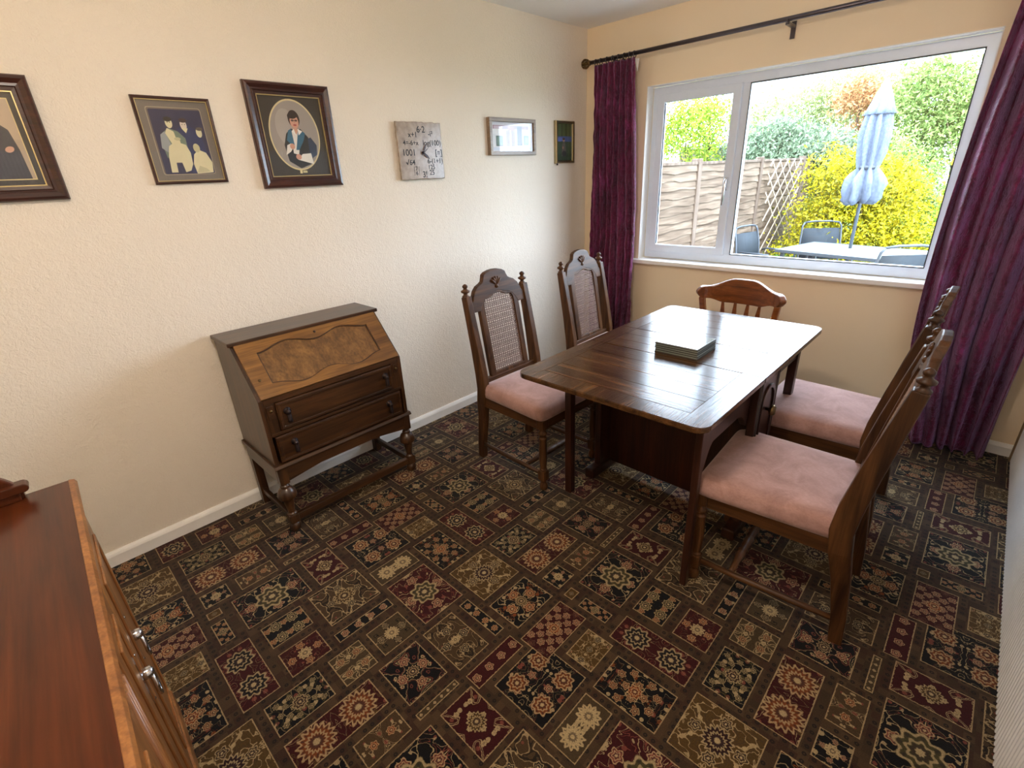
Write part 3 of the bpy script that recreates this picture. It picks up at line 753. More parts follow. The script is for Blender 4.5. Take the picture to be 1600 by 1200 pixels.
# wide arched gate under the near leaf on the right, plain gates elsewhere
def garch():
    y0, y1 = 1.440, 1.868
    top = [(y0, 0), (y0 + .03, 0), (y0 + .03, .50)]
    cur = [(lerp(y0 + .03, y0 + .10, i / 6), lerp(.50, .60, math.sin(PI / 2 * i / 6))) for i in range(1, 7)]
    cur2 = [(lerp(y1 - .11, y1, i / 6), lerp(.60, .52, 1 - math.cos(PI / 2 * i / 6))) for i in range(0, 7)]
    return top + cur + cur2 + [(y1, ZU), (y0, ZU)]
build('gate_leg', MB().prism(garch(), 0, X1 - .075, X1 - .050), mt, tb, .003)
build('gate_leg', MB().box(X0 + .008, X0 + .044, 1.632, 1.668, 0, ZU).box(X0 + .014, X0 + .036, 1.66, 1.872, .66, ZU - .004), mt, tb, .003)
build('gate_leg', MB().box(X1 - .062, X1 - .026, 2.372, 2.408, 0, ZU).box(X1 - .056, X1 - .034, 2.088, 2.38, .66, ZU - .004), mt, tb, .003)
build('gate_leg', MB().box(X0 + .008, X0 + .044, 2.372, 2.408, 0, ZU).box(X0 + .014, X0 + .036, 2.088, 2.38, .66, ZU - .004), mt, tb, .003)

# ------------------------------------------------------------------ stack of placemats
m_slate = plain('grey_mat_top', rgb(150, 156, 152), 0.12, spec=0.6); m_mside = plain('green_grey_mat_edge', rgb(130, 138, 128), .5); m_cork = plain('mat_dark_edge', rgb(62, 60, 56), .6)
names = ['bottom mat', 'second mat from the bottom', 'middle mat', 'second mat from the top', 'top mat']
for i in range(5):
    z = TZ + .0002 + i * .0092; dx = [0, .001, -.001, .0, -.001][i]; a = [0, .006, -.004, .003, 0][i]
    t = thing('placemat', '%s in the square stack on the dining table' % names[i], 'placemat', (1.572 + dx, 1.957, z), a, 'stack of square mats on the table')
    build('backing', MB().box(-.096, .096, -.092, .092, 0, .0042), m_cork, t, .0008, world=False)
    build('face', MB().box(-.094, .094, -.090, .090, .0042, .0088), [m_slate if i == 4 else m_mside], t, .001, world=False)

# ------------------------------------------------------------------ bureau
bu = thing('writing_bureau', 'oak writing bureau with sloping fall front and two drawers against left wall', 'bureau', (.21, .91, 0))
BX0, BXF, BXT, BY0, BY1 = .022, .405, .225, .562, 1.258; BT = .893; BF = .672; BB = .345
side = [(BX0, BB), (BXF, BB), (BXF, BF), (BXT, BT - .018), (BX0, BT - .018)]
for ya in (BY0, BY1 - .018):
    build('side_panel', MB().prism(side, 1, ya, ya + .018), m_bur[2], bu, .002)
build('top', MB().box(BX0 - .006, BXT + .012, BY0 - .010, BY1 + .012, BT - .018, BT), m_bur[1], bu, .004)
build('back_panel', MB().box(BX0, BX0 + .008, BY0 + .018, BY1 - .018, BB, BT - .018), m_bur[1], bu)
build('bottom_panel', MB().box(BX0 + .008, BXF - .01, BY0 + .018, BY1 - .018, BB, BB + .012), m_bur[1], bu)
# fall front: local plane (u along y, w down the slope)
A = Vector((BXT + .004, 0, BT - .018)); B = Vector((BXF + .004, 0, BF + .003)); dS = (B - A); LS = dS.length; dS.normalize(); nS = Vector((dS.z * -1, 0, dS.x)); nS = Vector((-dS.z, 0, dS.x))
if nS.x < 0: nS = -nS
def FM(): return Matrix(((0, -dS.x, nS.x, B.x), (1, 0, 0, 0), (0, -dS.z, nS.z, B.z), (0, 0, 0, 1)))
M_ = FM()  # local x -> world y ; local y -> up the slope ; local z -> outward
fy0, fy1 = BY0 + .012, BY1 - .012; Lw = LS
px0, px1, pz0, pz1 = fy0 + .072, fy1 - .072, .034, Lw - .034
NP = 40
def hump(u): return .5 - .5 * math.cos(4 * PI * u)
inn = []
for i in range(NP + 1): u = i / NP; inn.append((lerp(px0, px1, u), pz0 + .024 - .030 * hump(u)))
for i in range(1, 8): inn.append((px1, lerp(pz0 + .024, pz1 - .024, i / 8)))
for i in range(NP + 1): u = 1 - i / NP; inn.append((lerp(px0, px1, u), pz1 - .024 + .030 * hump(u)))
for i in range(1, 8): inn.append((px0, lerp(pz1 - .024, pz0 + .024, i / 8)))
out = []
for i in range(NP + 1): out.append((lerp(fy0, fy1, i / NP), 0))
for i in range(1, 8): out.append((fy1, Lw * i / 8))
for i in range(NP + 1): out.append((lerp(fy1, fy0, i / NP), Lw))
for i in range(1, 8): out.append((fy0, Lw * (1 - i / 8)))
ff = build('fall_front', MB().ringprism(out, inn, 2, -.012, .008, M=M_), m_bflap, bu, .002)
build('carved_panel', MB().box(px0 - .02, px1 + .02, pz0 - .012, pz1 + .012, -.010, .001, M=M_), m_bpanel, ff)
def off(pts, d):
    c = (sum(p[0] for p in pts) / len(pts), sum(p[1] for p in pts) / len(pts))
    return [(p[0] + (d if p[0] > c[0] else -d) * (-1), p[1] + (d if p[1] > c[1] else -d) * (-1)) for p in pts]
build('panel_moulding', MB().ringprism([(a, b) for a, b in inn], off(inn, .004), 2, 0, .0055, M=M_), m_bur[1], ff)
kh = MB(); kh.lathe([(.007, .006), (.0095, .006), (.0095, .002)], (fy0 + .345, Lw - .028, 0), 2, 12, M=M_); build('keyhole', kh, m_pull, ff)
kk = MB(); kk.lathe([(.007, .005), (.011, .006), (.013, .002)], (fy0 + .03, .085, 0), 2, 10, M=M_); build('peg', kk, m_brass, ff)
# front below the fall: frame, lopers, drawers
build('rail', MB().box(BXF - .018, BXF, BY0 + .018, BY1 - .018, BF - .024, BF - .002), m_bur[1], bu, .001)
build('rail', MB().box(BXF - .018, BXF + .001, BY0 + .018, BY1 - .018, .498, .512), m_bur[1], bu, .001)
for ya, yb in ((BY0 + .024, BY0 + .052), (BY1 - .052, BY1 - .024)):
    lp = build('loper', MB().box(BXF - .12, BXF + .003, ya, yb, .58, .640), m_bur[0], bu, .002)
    build('loper_peg', MB().lathe([(BXF + .003, .006), (BXF + .009, .007), (BXF + .011, .003)], (0, (ya + yb) / 2, .618), 0, 10), m_brass, lp)
for ya, yb in ((BY0 + .018, BY0 + .060), (BY1 - .060, BY1 - .018)):
    build('stile', MB().box(BXF - .020, BXF - .001, ya, yb, .512, .648), m_bur[2], bu, .001)
def drawer(y0, y1, z0, z1):
    d = build('drawer', MB().box(BX0 + .03, BXF + .004, y0, y1, z0, z1), m_bur[1], bu, .003)
    e_ = .012; o_ = [(y0 + .004, z0 + .004), (y1 - .004, z0 + .004), (y1 - .004, z1 - .004), (y0 + .004, z1 - .004)]
    i_ = [(y0 + .004 + e_, z0 + .004 + e_), (y1 - .004 - e_, z0 + .004 + e_), (y1 - .004 - e_, z1 - .004 - e_), (y0 + .004 + e_, z1 - .004 - e_)]
    build('drawer_moulding', MB().ringprism(o_, i_, 0, BXF + .003, BXF + .009), m_bur[1], d, .002)
    for yy in (.665, 1.155):
        zc = (z0 + z1) / 2 + .018
        h = MB(); h.lathe([(BXF + .004, .016), (BXF + .008, .016), (BXF + .010, .009), (BXF + .020, .008), (BXF + .024, .004)], (0, yy, zc), 0, 14)
        h.lathe([(zc + .004, .004), (zc + .001, .009), (zc - .008, .010), (zc - .013, .006), (zc - .017, .009), (zc - .040, .0085), (zc - .048, .0105), (zc - .052, .004)], (BXF + .019, yy, 0), 2, 12)
        build('drop_handle', h, m_pull, d)
drawer(BY0 + .062, BY1 - .062, .516, .644)
drawer(BY0 + .030, BY1 - .030, .366, .494)
wm = [(BX0 - .002, .345), (BXF + .016, .345), (BXF + .018, .350), (BXF + .010, .362), (BX0 - .002, .362)]
build('waist_moulding', MB().prism(wm, 1, BY0 - .010, BY1 + .010), m_bur[1], bu, .002)
ap = [(BY0, .345), (BY0, .272)] + [(lerp(BY0 + .04, BY1 - .04, i / 16), .272 + .022 * min(1, 4 * min(i, 16 - i) / 16)) for i in range(17)] + [(BY1, .272), (BY1, .345)]
build('apron', MB().prism(ap, 0, BXF - .012, BXF + .008), m_bur[1], bu, .002)
for ya in (BY0 - .002, BY1 - .014):
    build('apron', MB().box(BX0 + .01, BXF - .012, ya, ya + .016, .272, .345), m_bur[0], bu, .002)
for yy in (BY0 + .02, BY1 - .02):
    x = BXF - .012; mb = MB(); mb.box(x - .021, x + .021, yy - .021, yy + .021, .262, .345)
    mb.lathe([(.264, .014), (.256, .014), (.250, .021), (.240, .020), (.232, .030), (.215, .039), (.196, .042), (.188, .040), (.182, .026), (.176, .022), (.165, .023), (.12, .016), (.106, .015), (.100, .022), (.094, .022)], (x, yy, 0), 2, 18)
    mb.box(x - .021, x + .021, yy - .021, yy + .021, .05, .095)
    mb.lathe([(.051, .016), (.044, .022), (.03, .027), (.015, .025), (.0, .014)], (x, yy, 0), 2, 16)
    build('leg', mb, m_bur[2], bu, .003)
    build('leg', MB().box(BX0 + .002, BX0 + .040, yy - .019, yy + .019, 0, .345), m_bur[2], bu, .003)
    build('stretcher', MB().box(BX0 + .040, x - .02, yy - .010, yy + .010, .055, .085), m_bur[0], bu, .003)
build('stretcher', MB().box(BXF - .024, BXF + .002, BY0 + .04, BY1 - .04, .055, .088), m_bur[1], bu, .003)

# ------------------------------------------------------------------ sideboard (bottom left corner)
sb = thing('sideboard', 'glossy reddish-brown sideboard with gallery rail and chrome drop handles in bottom left corner', 'sideboard', (.95, -.035, 0))
SX0, SX1, SY0, SY1, SZ = .945, 2.29, -.535, -.033, .85
tp = [(SY0, SZ - .034), (SY1 - .020, SZ - .034), (SY1 - .012, SZ - .026), (SY1 - .014, SZ - .022), (SY1 - .004, SZ - .018), (SY1, SZ - .010), (SY1 - .003, SZ - .003), (SY1 - .010, SZ), (SY0, SZ)]
build('top', MB().prism(tp, 0, SX0, SX1), m_side[0], sb, .002)
build('edge_moulding', MB().prism([(SY1 - .0155, SZ - .006), (SY1 - .004, SZ - .018), (SY1 + .002, SZ - .010), (SY1 - .002, SZ - .001), (SY1 - .012, SZ + .0015)], 0, SX0 + .001, SX1 - .001), m_sfront, sb, .001)
CY = SY1 - .004
build('carcass', MB().box(SX0 + .02, SX1 - .02, SY0, CY - .018, .08, SZ - .034), m_side[2], sb, .003)
build('plinth', MB().box(SX0 + .005, SX1 - .005, SY0 + .01, CY - .002, 0, .09), m_sfront, sb, .006)
build('frieze', MB().box(SX0 + .02, SX1 - .02, CY - .018, CY - .008, SZ - .07, SZ - .034), m_sfront, sb, .003)
for a, b, hx in ((SX0 + .03, 1.306, 1.242), (1.314, 1.535, 1.375), (1.665, SX1 - .03, 1.73)):
    d = build('door', MB().box(a, b, CY - .018, CY - .006, .12, SZ - .078), m_sfront, sb, .003)
    o_ = [(a + .05, .17), (b - .05, .17), (b - .05, .73), (a + .05, .73)]; i_ = [(a + .066, .186), (b - .066, .186), (b - .066, .714), (a + .066, .714)]
    build('door_moulding', MB().ringprism(o_, i_, 1, CY - .007, CY - .001), m_sfront, d, .003)
    h = MB(); hy = CY - .006
    h.prism([(hx - .007, .485), (hx, .472), (hx + .007, .485), (hx + .012, .520), (hx + .006, .545), (hx + .013, .560), (hx + .006, .578), (hx + .010, .605), (hx, .635), (hx - .010, .605), (hx - .006, .578), (hx - .013, .560), (hx - .006, .545), (hx - .012, .520)], 1, hy - .001, hy + .002)
    h.lathe([(hy, .011), (hy + .008, .013), (hy + .018, .012), (hy + .023, .004)], (hx, 0, .562), 1, 12)
    h.tube([(hx, hy + .016, .562), (hx - .015, hy + .018, .545), (hx - .019, hy + .018, .520), (hx, hy + .018, .492), (hx + .019, hy + .018, .520), (hx + .015, hy + .018, .545)], .0038, 6, closed=True)
    for zz in (.490, .620): h.sphere((hx, hy + .003, zz), .004, 8, 5)
    build('drop_handle', h, m_chrome, d)
cs = build('centre_stile', MB().box(1.54, 1.66, CY - .018, CY - .008, .12, SZ - .078), m_sfront, sb, .003)
for x in (1.58, 1.60, 1.62): build('reed', MB().lathe([(.14, .006), (SZ - .09, .006)], (x, CY - .008, 0), 2, 8), m_sfront, cs)
for x in (SX0 + .022, SX1 - .022): build('corner_post', MB().lathe([(.09, .012), (SZ - .034, .012)], (x, CY - .02, 0), 2, 12), m_sfront, sb)
# gallery at the left end and along the back
gz = SZ
gal = [(-.122, gz)] + [(-.122 - .006 * i, gz + .026 + .040 * math.sin(PI / 2 * i / 6)) for i in range(7)] + [(-.30, gz + .078), (-.40, gz + .085), (SY0 + .02, gz + .11), (SY0 + .02, gz)]
gb = build('gallery_board', MB().prism(gal, 0, SX0 + .005, SX0 + .021), m_side[1], sb, .003)
nose = [(-.118 + .0 + .010 * math.cos(a), gz + .030 + .010 * math.sin(a)) for a in [-PI / 2 + PI * i / 10 for i in range(11)]]
build('gallery_ledge', MB().prism(nose + [(SY0 + .02, gz + .040), (SY0 + .02, gz + .020)], 0, SX0 + .004, SX0 + .036), m_side[1], gb, .002)
build('gallery_bracket', MB().box(SX0 + .008, SX0 + .030, SY0 + .03, -.128, gz, gz + .021), m_side[1], gb, .002)
build('gallery_board', MB().box(SX0 + .02, SX1 - .02, SY0, SY0 + .018, gz, gz + .11), m_side[0], sb, .004)
sb.rotation_euler = (0, 0, math.radians(-2.5))

# ------------------------------------------------------------------ wall pictures (on wall x=0, seen with +y to the right)
def pmat(c): return plain('print_%02x%02x%02x' % tuple(int(v) for v in c), rgb(*c), .5, var=.03)
def picture(name, label, cat, y0, y1, z0, z1, prof, fmat, layers, glass=True, pane_x=.009, liner=None, x0=.001, inset=None):
    # prof: [(inset, depth)] moulding section from the outer back edge to the inner rebate
    t = thing(name, label, cat, (x0, (y0 + y1) / 2, z0))
    vs = []; fs = []
    for (i, d) in prof:
        for (y, z) in ((y0 + i, z0 + i), (y1 - i, z0 + i), (y1 - i, z1 - i), (y0 + i, z1 - i)): vs.append((x0 + d, y, z))
    m = len(prof)
    for k in range(m - 1):
        for j in range(4): fs.append((k * 4 + j, k * 4 + (j + 1) % 4, (k + 1) * 4 + (j + 1) % 4, (k + 1) * 4 + j))
    for j in range(4): fs.append((j, (m - 1) * 4 + j, (m - 1) * 4 + (j + 1) % 4, (j + 1) % 4))
    build('frame', MB().add(vs, fs), fmat, t)
    I = prof[-1][0] - .004; a0, a1, b0, b1 = y0 + I, y1 - I, z0 + I, z1 - I
    if liner:
        w = liner[0]; ii = prof[-1][0]
        build('liner', MB().ringprism([(y0 + ii - .001, z0 + ii - .001), (y1 - ii + .001, z0 + ii - .001), (y1 - ii + .001, z1 - ii + .001), (y0 + ii - .001, z1 - ii + .001)],
              [(y0 + ii + w, z0 + ii + w), (y1 - ii - w, z0 + ii + w), (y1 - ii - w, z1 - ii - w), (y0 + ii + w, z1 - ii - w)], 0, x0 + .003, x0 + prof[-1][1] + .001), liner[1], t)
    W_, H_ = a1 - a0, b1 - b0
    groups = {}
    mats = []; mbp = MB()
    px = x0 + .002
    mbp.box(px - .001, px, a0, a1, b0, b1, 0); mats.append(pmat(layers[0]))
    for n, (poly, c) in enumerate(layers[1:]):
        m_ = pmat(c)
        if m_ not in mats: mats.append(m_)
        x = px + .00012 * (n + 1)
        mbp.add([(x, a0 + u * W_, b0 + v * H_) for u, v in poly], [tuple(range(len(poly)))], mats.index(m_))
    build('print', mbp, mats, t, fix=False)
    if glass: build('glass', MB().box(x0 + pane_x - .0015, x0 + pane_x, a0, a1, b0, b1), m_glass, t)
    return t
def ell(cx, cy, rx, ry, n=24, a0=0, a1=2 * PI, rot=0):
    return [(cx + rx * math.cos(a0 + (a1 - a0) * i / n) * math.cos(rot) - ry * math.sin(a0 + (a1 - a0) * i / n) * math.sin(rot), cy + rx * math.cos(a0 + (a1 - a0) * i / n) * math.sin(rot) + ry * math.sin(a0 + (a1 - a0) * i / n) * math.cos(rot)) for i in range(n)]
def rc(a, b, c, d): return [(a, c), (b, c), (b, d), (a, d)]
def rrc(a, b, c, d, r, rr=None, n=5):
    rr = rr or r; o = []
    for cx, cy, s in ((b - r, c + rr, 1.5 * PI), (b - r, d - rr, 0), (a + r, d - rr, .5 * PI), (a + r, c + rr, PI)):
        o += [(cx + r * math.cos(s + PI / 2 * i / n), cy + rr * math.sin(s + PI / 2 * i / n)) for i in range(n + 1)]
    return o
GOLDL = plain('gilt_line', rgb(196, 176, 124), .35, .5)
wideprof = [(0, 0), (0, .016), (.004, .022), (.012, .024), (.026, .018), (.034, .019), (.037, .014), (.047, .013), (.048, .009)]
# 1: left edge portrait of a man in a navy suit
CBG = (176, 158, 136)
L1 = [(34, 30, 30), (rrc(.09, .91, .08, .92, .001), (214, 196, 140)), (rc(.102, .898, .092, .908), CBG), (rc(.102, .898, .5, .908), (186, 166, 142)),
      ([(.28, .092), (.86, .092), (.84, .40), (.80, .60), (.70, .68), (.60, .72), (.46, .70), (.34, .62)], (34, 38, 56)), (rc(.56, .62, .60, .73), (196, 170, 150)),
      ([(.50, .70), (.64, .72), (.60, .52)], (226, 222, 216)), ([(.56, .70), (.59, .70), (.60, .55), (.57, .53)], (60, 30, 40)),
      (ell(.57, .78, .062, .075), (206, 162, 138)), (ell(.57, .83, .07, .045), (150, 140, 132)), (ell(.53, .785, .008, .008), (60, 40, 34)), (ell(.61, .785, .008, .008), (60, 40, 34)), ([(.56, .775), (.585, .775), (.575, .75)], (186, 138, 116)), (rc(.545, .60, .728, .734), (150, 84, 76)),
      (ell(.74, .40, .05, .03, rot=.3), (196, 150, 130))]
picture('framed_portrait', 'dark framed portrait of a person in a navy suit, leftmost, cut by the photo edge', 'picture', -.075, .255, 1.477, 1.857, wideprof, m_frame_mah, L1, liner=(.003, GOLDL))
# 2: family group in thin frame
thin = [(0, 0), (0, .012), (.004, .015), (.009, .014), (.011, .009)]
PALE = (216, 208, 170); PL2 = (190, 184, 146); NAVY = (44, 44, 78)
L2 = [(118, 110, 102), (rrc(.125, .875, .09, .905, .03, .03), (168, 156, 134)), (rrc(.135, .865, .098, .897, .03, .03), (112, 100, 92)), (rrc(.155, .865, .10, .88, .02, .02), NAVY),
      (ell(.60, .40, .22, .30), (40, 50, 96)),
      ([(.24, .30), (.22, .48), (.26, .60), (.36, .66), (.48, .62), (.56, .54), (.56, .36), (.44, .30)], (112, 128, 112)),
      ([(.20, .42), (.23, .58), (.30, .62), (.34, .46), (.28, .36)], (150, 156, 160)), ([(.30, .60), (.34, .66), (.42, .62), (.44, .48), (.36, .46)], PALE),
      (ell(.385, .72, .048, .062), PALE), (ell(.38, .765, .055, .03), (40, 34, 34)), (ell(.37, .728, .007, .006), (70, 60, 50)), (ell(.40, .728, .007, .006), (70, 60, 50)),
      (ell(.58, .70, .045, .062), (214, 200, 186)), (ell(.585, .755, .055, .028), (60, 40, 44)), ([(.54, .66), (.63, .66), (.59, .60)], PALE), (ell(.565, .705, .007, .006), (70, 60, 50)), (ell(.60, .705, .007, .006), (70, 60, 50)),
      (ell(.775, .61, .042, .06), PALE), (ell(.79, .655, .05, .022), (90, 80, 70)),
      ([(.24, .12), (.26, .32), (.30, .44), (.40, .50), (.54, .46), (.58, .36), (.57, .22), (.52, .14), (.44, .12), (.42, .24), (.34, .24), (.33, .12)], PALE),
      (ell(.43, .49, .045, .06), PALE), (ell(.445, .53, .045, .02), PL2),
      ([(.60, .10), (.58, .22), (.62, .34), (.70, .40), (.80, .36), (.86, .24), (.84, .11)], PALE), (ell(.68, .42, .048, .055), PL2), ([(.66, .20), (.76, .16), (.80, .12), (.60, .11)], PL2)]
picture('family_photograph', 'faded group photograph of five people in a thin brown frame', 'picture', .528, .793, 1.513, 1.821, thin, m_frame_mah, L2, liner=(.002, GOLDL))
# 3: graduation portrait
L3 = [(56, 50, 44), (ell(.50, .52, .395, .435, 48), (214, 198, 150)), (ell(.50, .52, .375, .415, 48), (158, 148, 140)), (ell(.38, .62, .16, .22, 24), (172, 162, 154)),
      ([(.33, .20), (.30, .40), (.36, .54), (.44, .60), (.60, .60), (.70, .50), (.74, .30), (.70, .17), (.50, .11)], (38, 38, 42)),
      ([(.68, .22), (.80, .28), (.82, .40), (.74, .50), (.69, .48)], (46, 60, 84)),
      ([(.42, .30), (.44, .56), (.50, .60), (.58, .57), (.52, .34), (.50, .28)], (226, 220, 212)),
      ([(.35, .46), (.40, .58), (.45, .60), (.455, .50), (.46, .40), (.42, .40)], (52, 104, 130)), ([(.56, .60), (.66, .55), (.62, .46), (.52, .34), (.47, .34), (.50, .42)], (52, 104, 130)),
      ([(.47, .22), (.72, .16), (.70, .30), (.56, .29)], (228, 224, 216)), ([(.30, .28), (.38, .32), (.44, .38), (.40, .42), (.34, .40)], (224, 218, 210)),
      (ell(.42, .385, .04, .035), (204, 150, 128)), (ell(.49, .255, .045, .035), (204, 150, 128)), ([(.465, .60), (.575, .60), (.52, .53)], (206, 156, 132)),
      (ell(.52, .72, .092, .105), (50, 32, 30)), (ell(.52, .685, .068, .085), (208, 156, 132)), (ell(.50, .755, .075, .035), (46, 30, 28)),
      (ell(.494, .70, .024, .013), (96, 70, 62)), (ell(.548, .70, .024, .013), (96, 70, 62)), ([(.512, .69), (.53, .69), (.522, .665)], (190, 132, 110)), (ell(.522, .645, .028, .010), (170, 70, 68)), (rc(.47, .57, .7, .704), (70, 50, 44)),
      ([(.45, .57), (.49, .60), (.51, .52)], (238, 234, 228)), ([(.55, .60), (.62, .57), (.55, .52)], (238, 234, 228)),
      (rc(.46, .50, .045, .085), (226, 212, 160)), (rc(.51, .58, .052, .08), (206, 196, 150))]
picture('graduation_portrait', 'oval-matted portrait of a person in gown and teal hood, in a wide mahogany frame', 'picture', .937, 1.318, 1.478, 1.902, wideprof, m_frame_mah, L3, liner=(.003, GOLDL))
# 5: landscape photo of white windows, champagne frame; 6: small portrait in metal frame
m_champ = wood('champagne_frame', rgb(120, 98, 76), rgb(168, 146, 120), 1, .35, 1.2); m_pew = plain('brushed_pewter', rgb(170, 160, 130), .28, 1.0)
deep = [(0, 0), (0, .026), (.002, .028), (.020, .028), (.022, .026), (.023, .010)]
L5 = [(232, 232, 236), (rc(.0, 1, .60, 1.), (222, 220, 228)), (rc(.08, .92, .76, .88), (150, 104, 116)), (rc(.10, .30, .64, .86), (198, 176, 190)), (rc(.42, .58, .62, .88), (176, 130, 140)), (rc(.0, .28, .60, .76), (240, 238, 240)),
      (rc(.14, .30, .20, .54), (84, 104, 100)), (rc(.17, .27, .24, .50), (110, 140, 120)), (rc(.38, .58, .20, .72), (150, 120, 128)), (rc(.46, .50, .2, .72), (232, 230, 232)), (rc(.64, .76, .22, .86), (60, 60, 84)), (rc(.67, .73, .26, .6), (96, 92, 120)), (rc(.80, .92, .24, .56), (84, 120, 110)), (rc(.83, .90, .30, .50), (140, 160, 150)), (rc(0, 1, .06, .16), (214, 220, 232))]
picture('framed_photograph', 'small landscape photograph of white-framed windows in a champagne frame', 'picture', 2.345, 2.775, 1.605, 1.818, deep, m_champ, L5, pane_x=.02)
small = [(0, 0), (0, .016), (.003, .022), (.016, .020), (.019, .012)]
L6 = [(74, 96, 74), (rc(0, 1, .62, 1), (92, 108, 70)), (rc(.10, .16, .6, 1), (60, 70, 44)), (rc(.36, .42, .6, 1), (66, 74, 50)), (rc(.62, .68, .58, 1), (60, 70, 44)), (rc(.84, .9, .6, 1), (66, 80, 50)), (rc(0, 1, .52, .66), (86, 104, 160)), (ell(.25, .58, .2, .06), (104, 120, 184)), (rc(0, 1, 0, .2), (60, 84, 64)),
      ([(.36, .14), (.40, .42), (.46, .52), (.58, .50), (.64, .30), (.60, .12)], (120, 112, 110)), (ell(.50, .56, .07, .045), (196, 158, 136)), (ell(.50, .59, .08, .03), (90, 60, 44)), (ell(.52, .20, .14, .08), (58, 60, 66)), (ell(.45, .36, .05, .04), (186, 150, 130))]
t6 = picture('framed_photograph', 'small portrait-format woodland photograph in a metal frame beside the curtain', 'picture', 3.0, 3.212, 1.548, 1.824, small, m_pew, L6, pane_x=.010)
mb = MB(); mb.sphere((.012, 3.02, 1.542), .007, 8, 6); build('foot', mb, m_pull, t6)

# ------------------------------------------------------------------ slate clock
ck = thing('wall_clock', 'square grey slate clock with sums for numbers, between the pictures', 'clock', (.001, 1.82, 1.487))
def slate():
    t = NT('clock_slate', 0.22, 0, 0.5); v = t.coord('Object', (1, 1, 1)); n = t.noise(v, 30, 5, .6); n2 = t.noise(v, 220, 2)
    t.bump(n2, .12, .001)
    return t.col(t.ramp(n, [(0.3, rgb(146, 128, 112)), (0.7, rgb(178, 160, 142))]))
ms = slate(); mi_ink = plain('black_ink', rgb(28, 26, 28), .5)
cy0, cy1, cz0, cz1, cx = 1.665, 1.963, 1.487, 1.772, .024
rnd = random.Random(4); pts = []
def edge(a, b, n):
    for i in range(n):
        t_ = i / n; j = .0022 * rnd.uniform(-1, 1) if i else 0
        yield (lerp(a[0], b[0], t_) + j, lerp(a[1], b[1], t_) + j)
cs_ = [(cy0, cz0), (cy1, cz0), (cy1, cz1), (cy0, cz1)]
for k in range(4): pts += list(edge(cs_[k], cs_[(k + 1) % 4], 16))
cyc, czc = (cy0 + cy1) / 2, (cz0 + cz1) / 2
front = [(cyc + (a - cyc) * (1 - .02 - .012 * rnd.random()), czc + (b - czc) * (1 - .02 - .012 * rnd.random())) for a, b in pts]
n = len(pts); vs = [(.014, a, b) for a, b in pts] + [(cx - .002, a, b) for a, b in pts] + [(cx, a, b) for a, b in front]
fs = [tuple(range(n))[::-1], tuple(range(2 * n, 3 * n))]
for i in range(n):
    j = (i + 1) % n; fs += [(i, j, n + j, n + i), (n + i, n + j, 2 * n + j, 2 * n + i)]
face = build('slate_face', MB().add(vs, fs), ms, ck)
build('movement', MB().box(.001, .014, cyc - .03, cyc + .03, czc - .03, czc + .03), m_pull, ck)
def text(s, y, z, size, parent, m, name='numeral'):
    cu = bpy.data.curves.new('numeral', 'FONT'); cu.body = s; cu.size = size; cu.align_x = 'CENTER'; cu.align_y = 'CENTER'; cu.extrude = .0003; cu.offset = .0003
    o = bpy.data.objects.new('tmp', cu); COL.objects.link(o)
    dg = bpy.context.evaluated_depsgraph_get(); me = bpy.data.meshes.new_from_object(o.evaluated_get(dg))
    bpy.data.objects.remove(o)
    me.transform(Matrix(((0, 0, 1, cx + .0005), (1, 0, 0, y), (0, 1, 0, z), (0, 0, 0, 1))))
    off_ = Vector((0, 0, 0)); p = parent
    while p is not None: off_ += p.location; p = p.parent
    me.transform(Matrix.Translation(-off_)); me.materials.clear(); me.materials.append(m)
    q = bpy.data.objects.new(name, me); COL.objects.link(q); q.parent = parent
    return q
def cp_(u, v): return (lerp(cy0, cy1, u), lerp(cz1, cz0, v))   # u right, v down
for s, u, v, sz in (('6·2', .53, .13, .040), ('-i\u00b2', .74, .20, .034), ('log(100)', .76, .36, .034), ('[  ]', .90, .53, .038), ('6-(1+1)', .80, .68, .032), ('125', .70, .79, .030), ('25', .70, .89, .032),
                    ('3!', .53, .92, .040), ('7', .35, .81, .026), ('6', .35, .89, .026), ('\u221a64', .23, .70, .034), ('1001', .22, .53, .040), ('4=-6+x', .28, .36, .030), ('x+1', .34, .22, .034)):
    y, z = cp_(u, v); text(s, y, z, sz * 1.12, face, mi_ink)
for (u0, u1, v0, v1) in ((.64, .76, .838, .843), (.295, .30, .77, .93), (.40, .405, .77, .93), (.245, .30, .655, .660)):
    a, b = cp_(u0, v1), cp_(u1, v0); build('stroke', MB().box(cx + .0001, cx + .0007, a[0], b[0], a[1], b[1]), mi_ink, face)
py_, pz_ = cp_(.90, .53)
for (u0, u1, v0, v1) in ((-.009, .009, .005, .008), (-.006, -.003, -.009, .006), (.003, .006, -.009, .006)):
    build('stroke', MB().box(cx + .0001, cx + .0007, py_ + u0, py_ + u1, pz_ + v0, pz_ + v1), mi_ink, face)
hy, hz = cp_(.53, .53)
def hand(ang, L, w, x, nm):
    d = Vector((0, math.sin(ang), math.cos(ang))); s_ = Vector((0, d.z, -d.y)); c0 = Vector((x, hy, hz)); mb = MB()
    P = [c0 - d * .012 - s_ * w, c0 - d * .012 + s_ * w, c0 + d * L * .6 + s_ * w * 1.6, c0 + d * L, c0 + d * L * .6 - s_ * w * 1.6]
    X = Vector((.001, 0, 0)); mb.add([p for p in P] + [p + X for p in P], [(4, 3, 2, 1, 0), (5, 6, 7, 8, 9)] + [(i, (i + 1) % 5, 5 + (i + 1) % 5, 5 + i) for i in range(5)])
    build(nm, mb, m_pull, ck)
hand(math.radians(28), .052, .003, cx + .004, 'hour_hand'); hand(math.radians(128), .050, .004, cx + .006, 'minute_hand'); hand(math.radians(55), .045, .0012, cx + .008, 'second_hand')
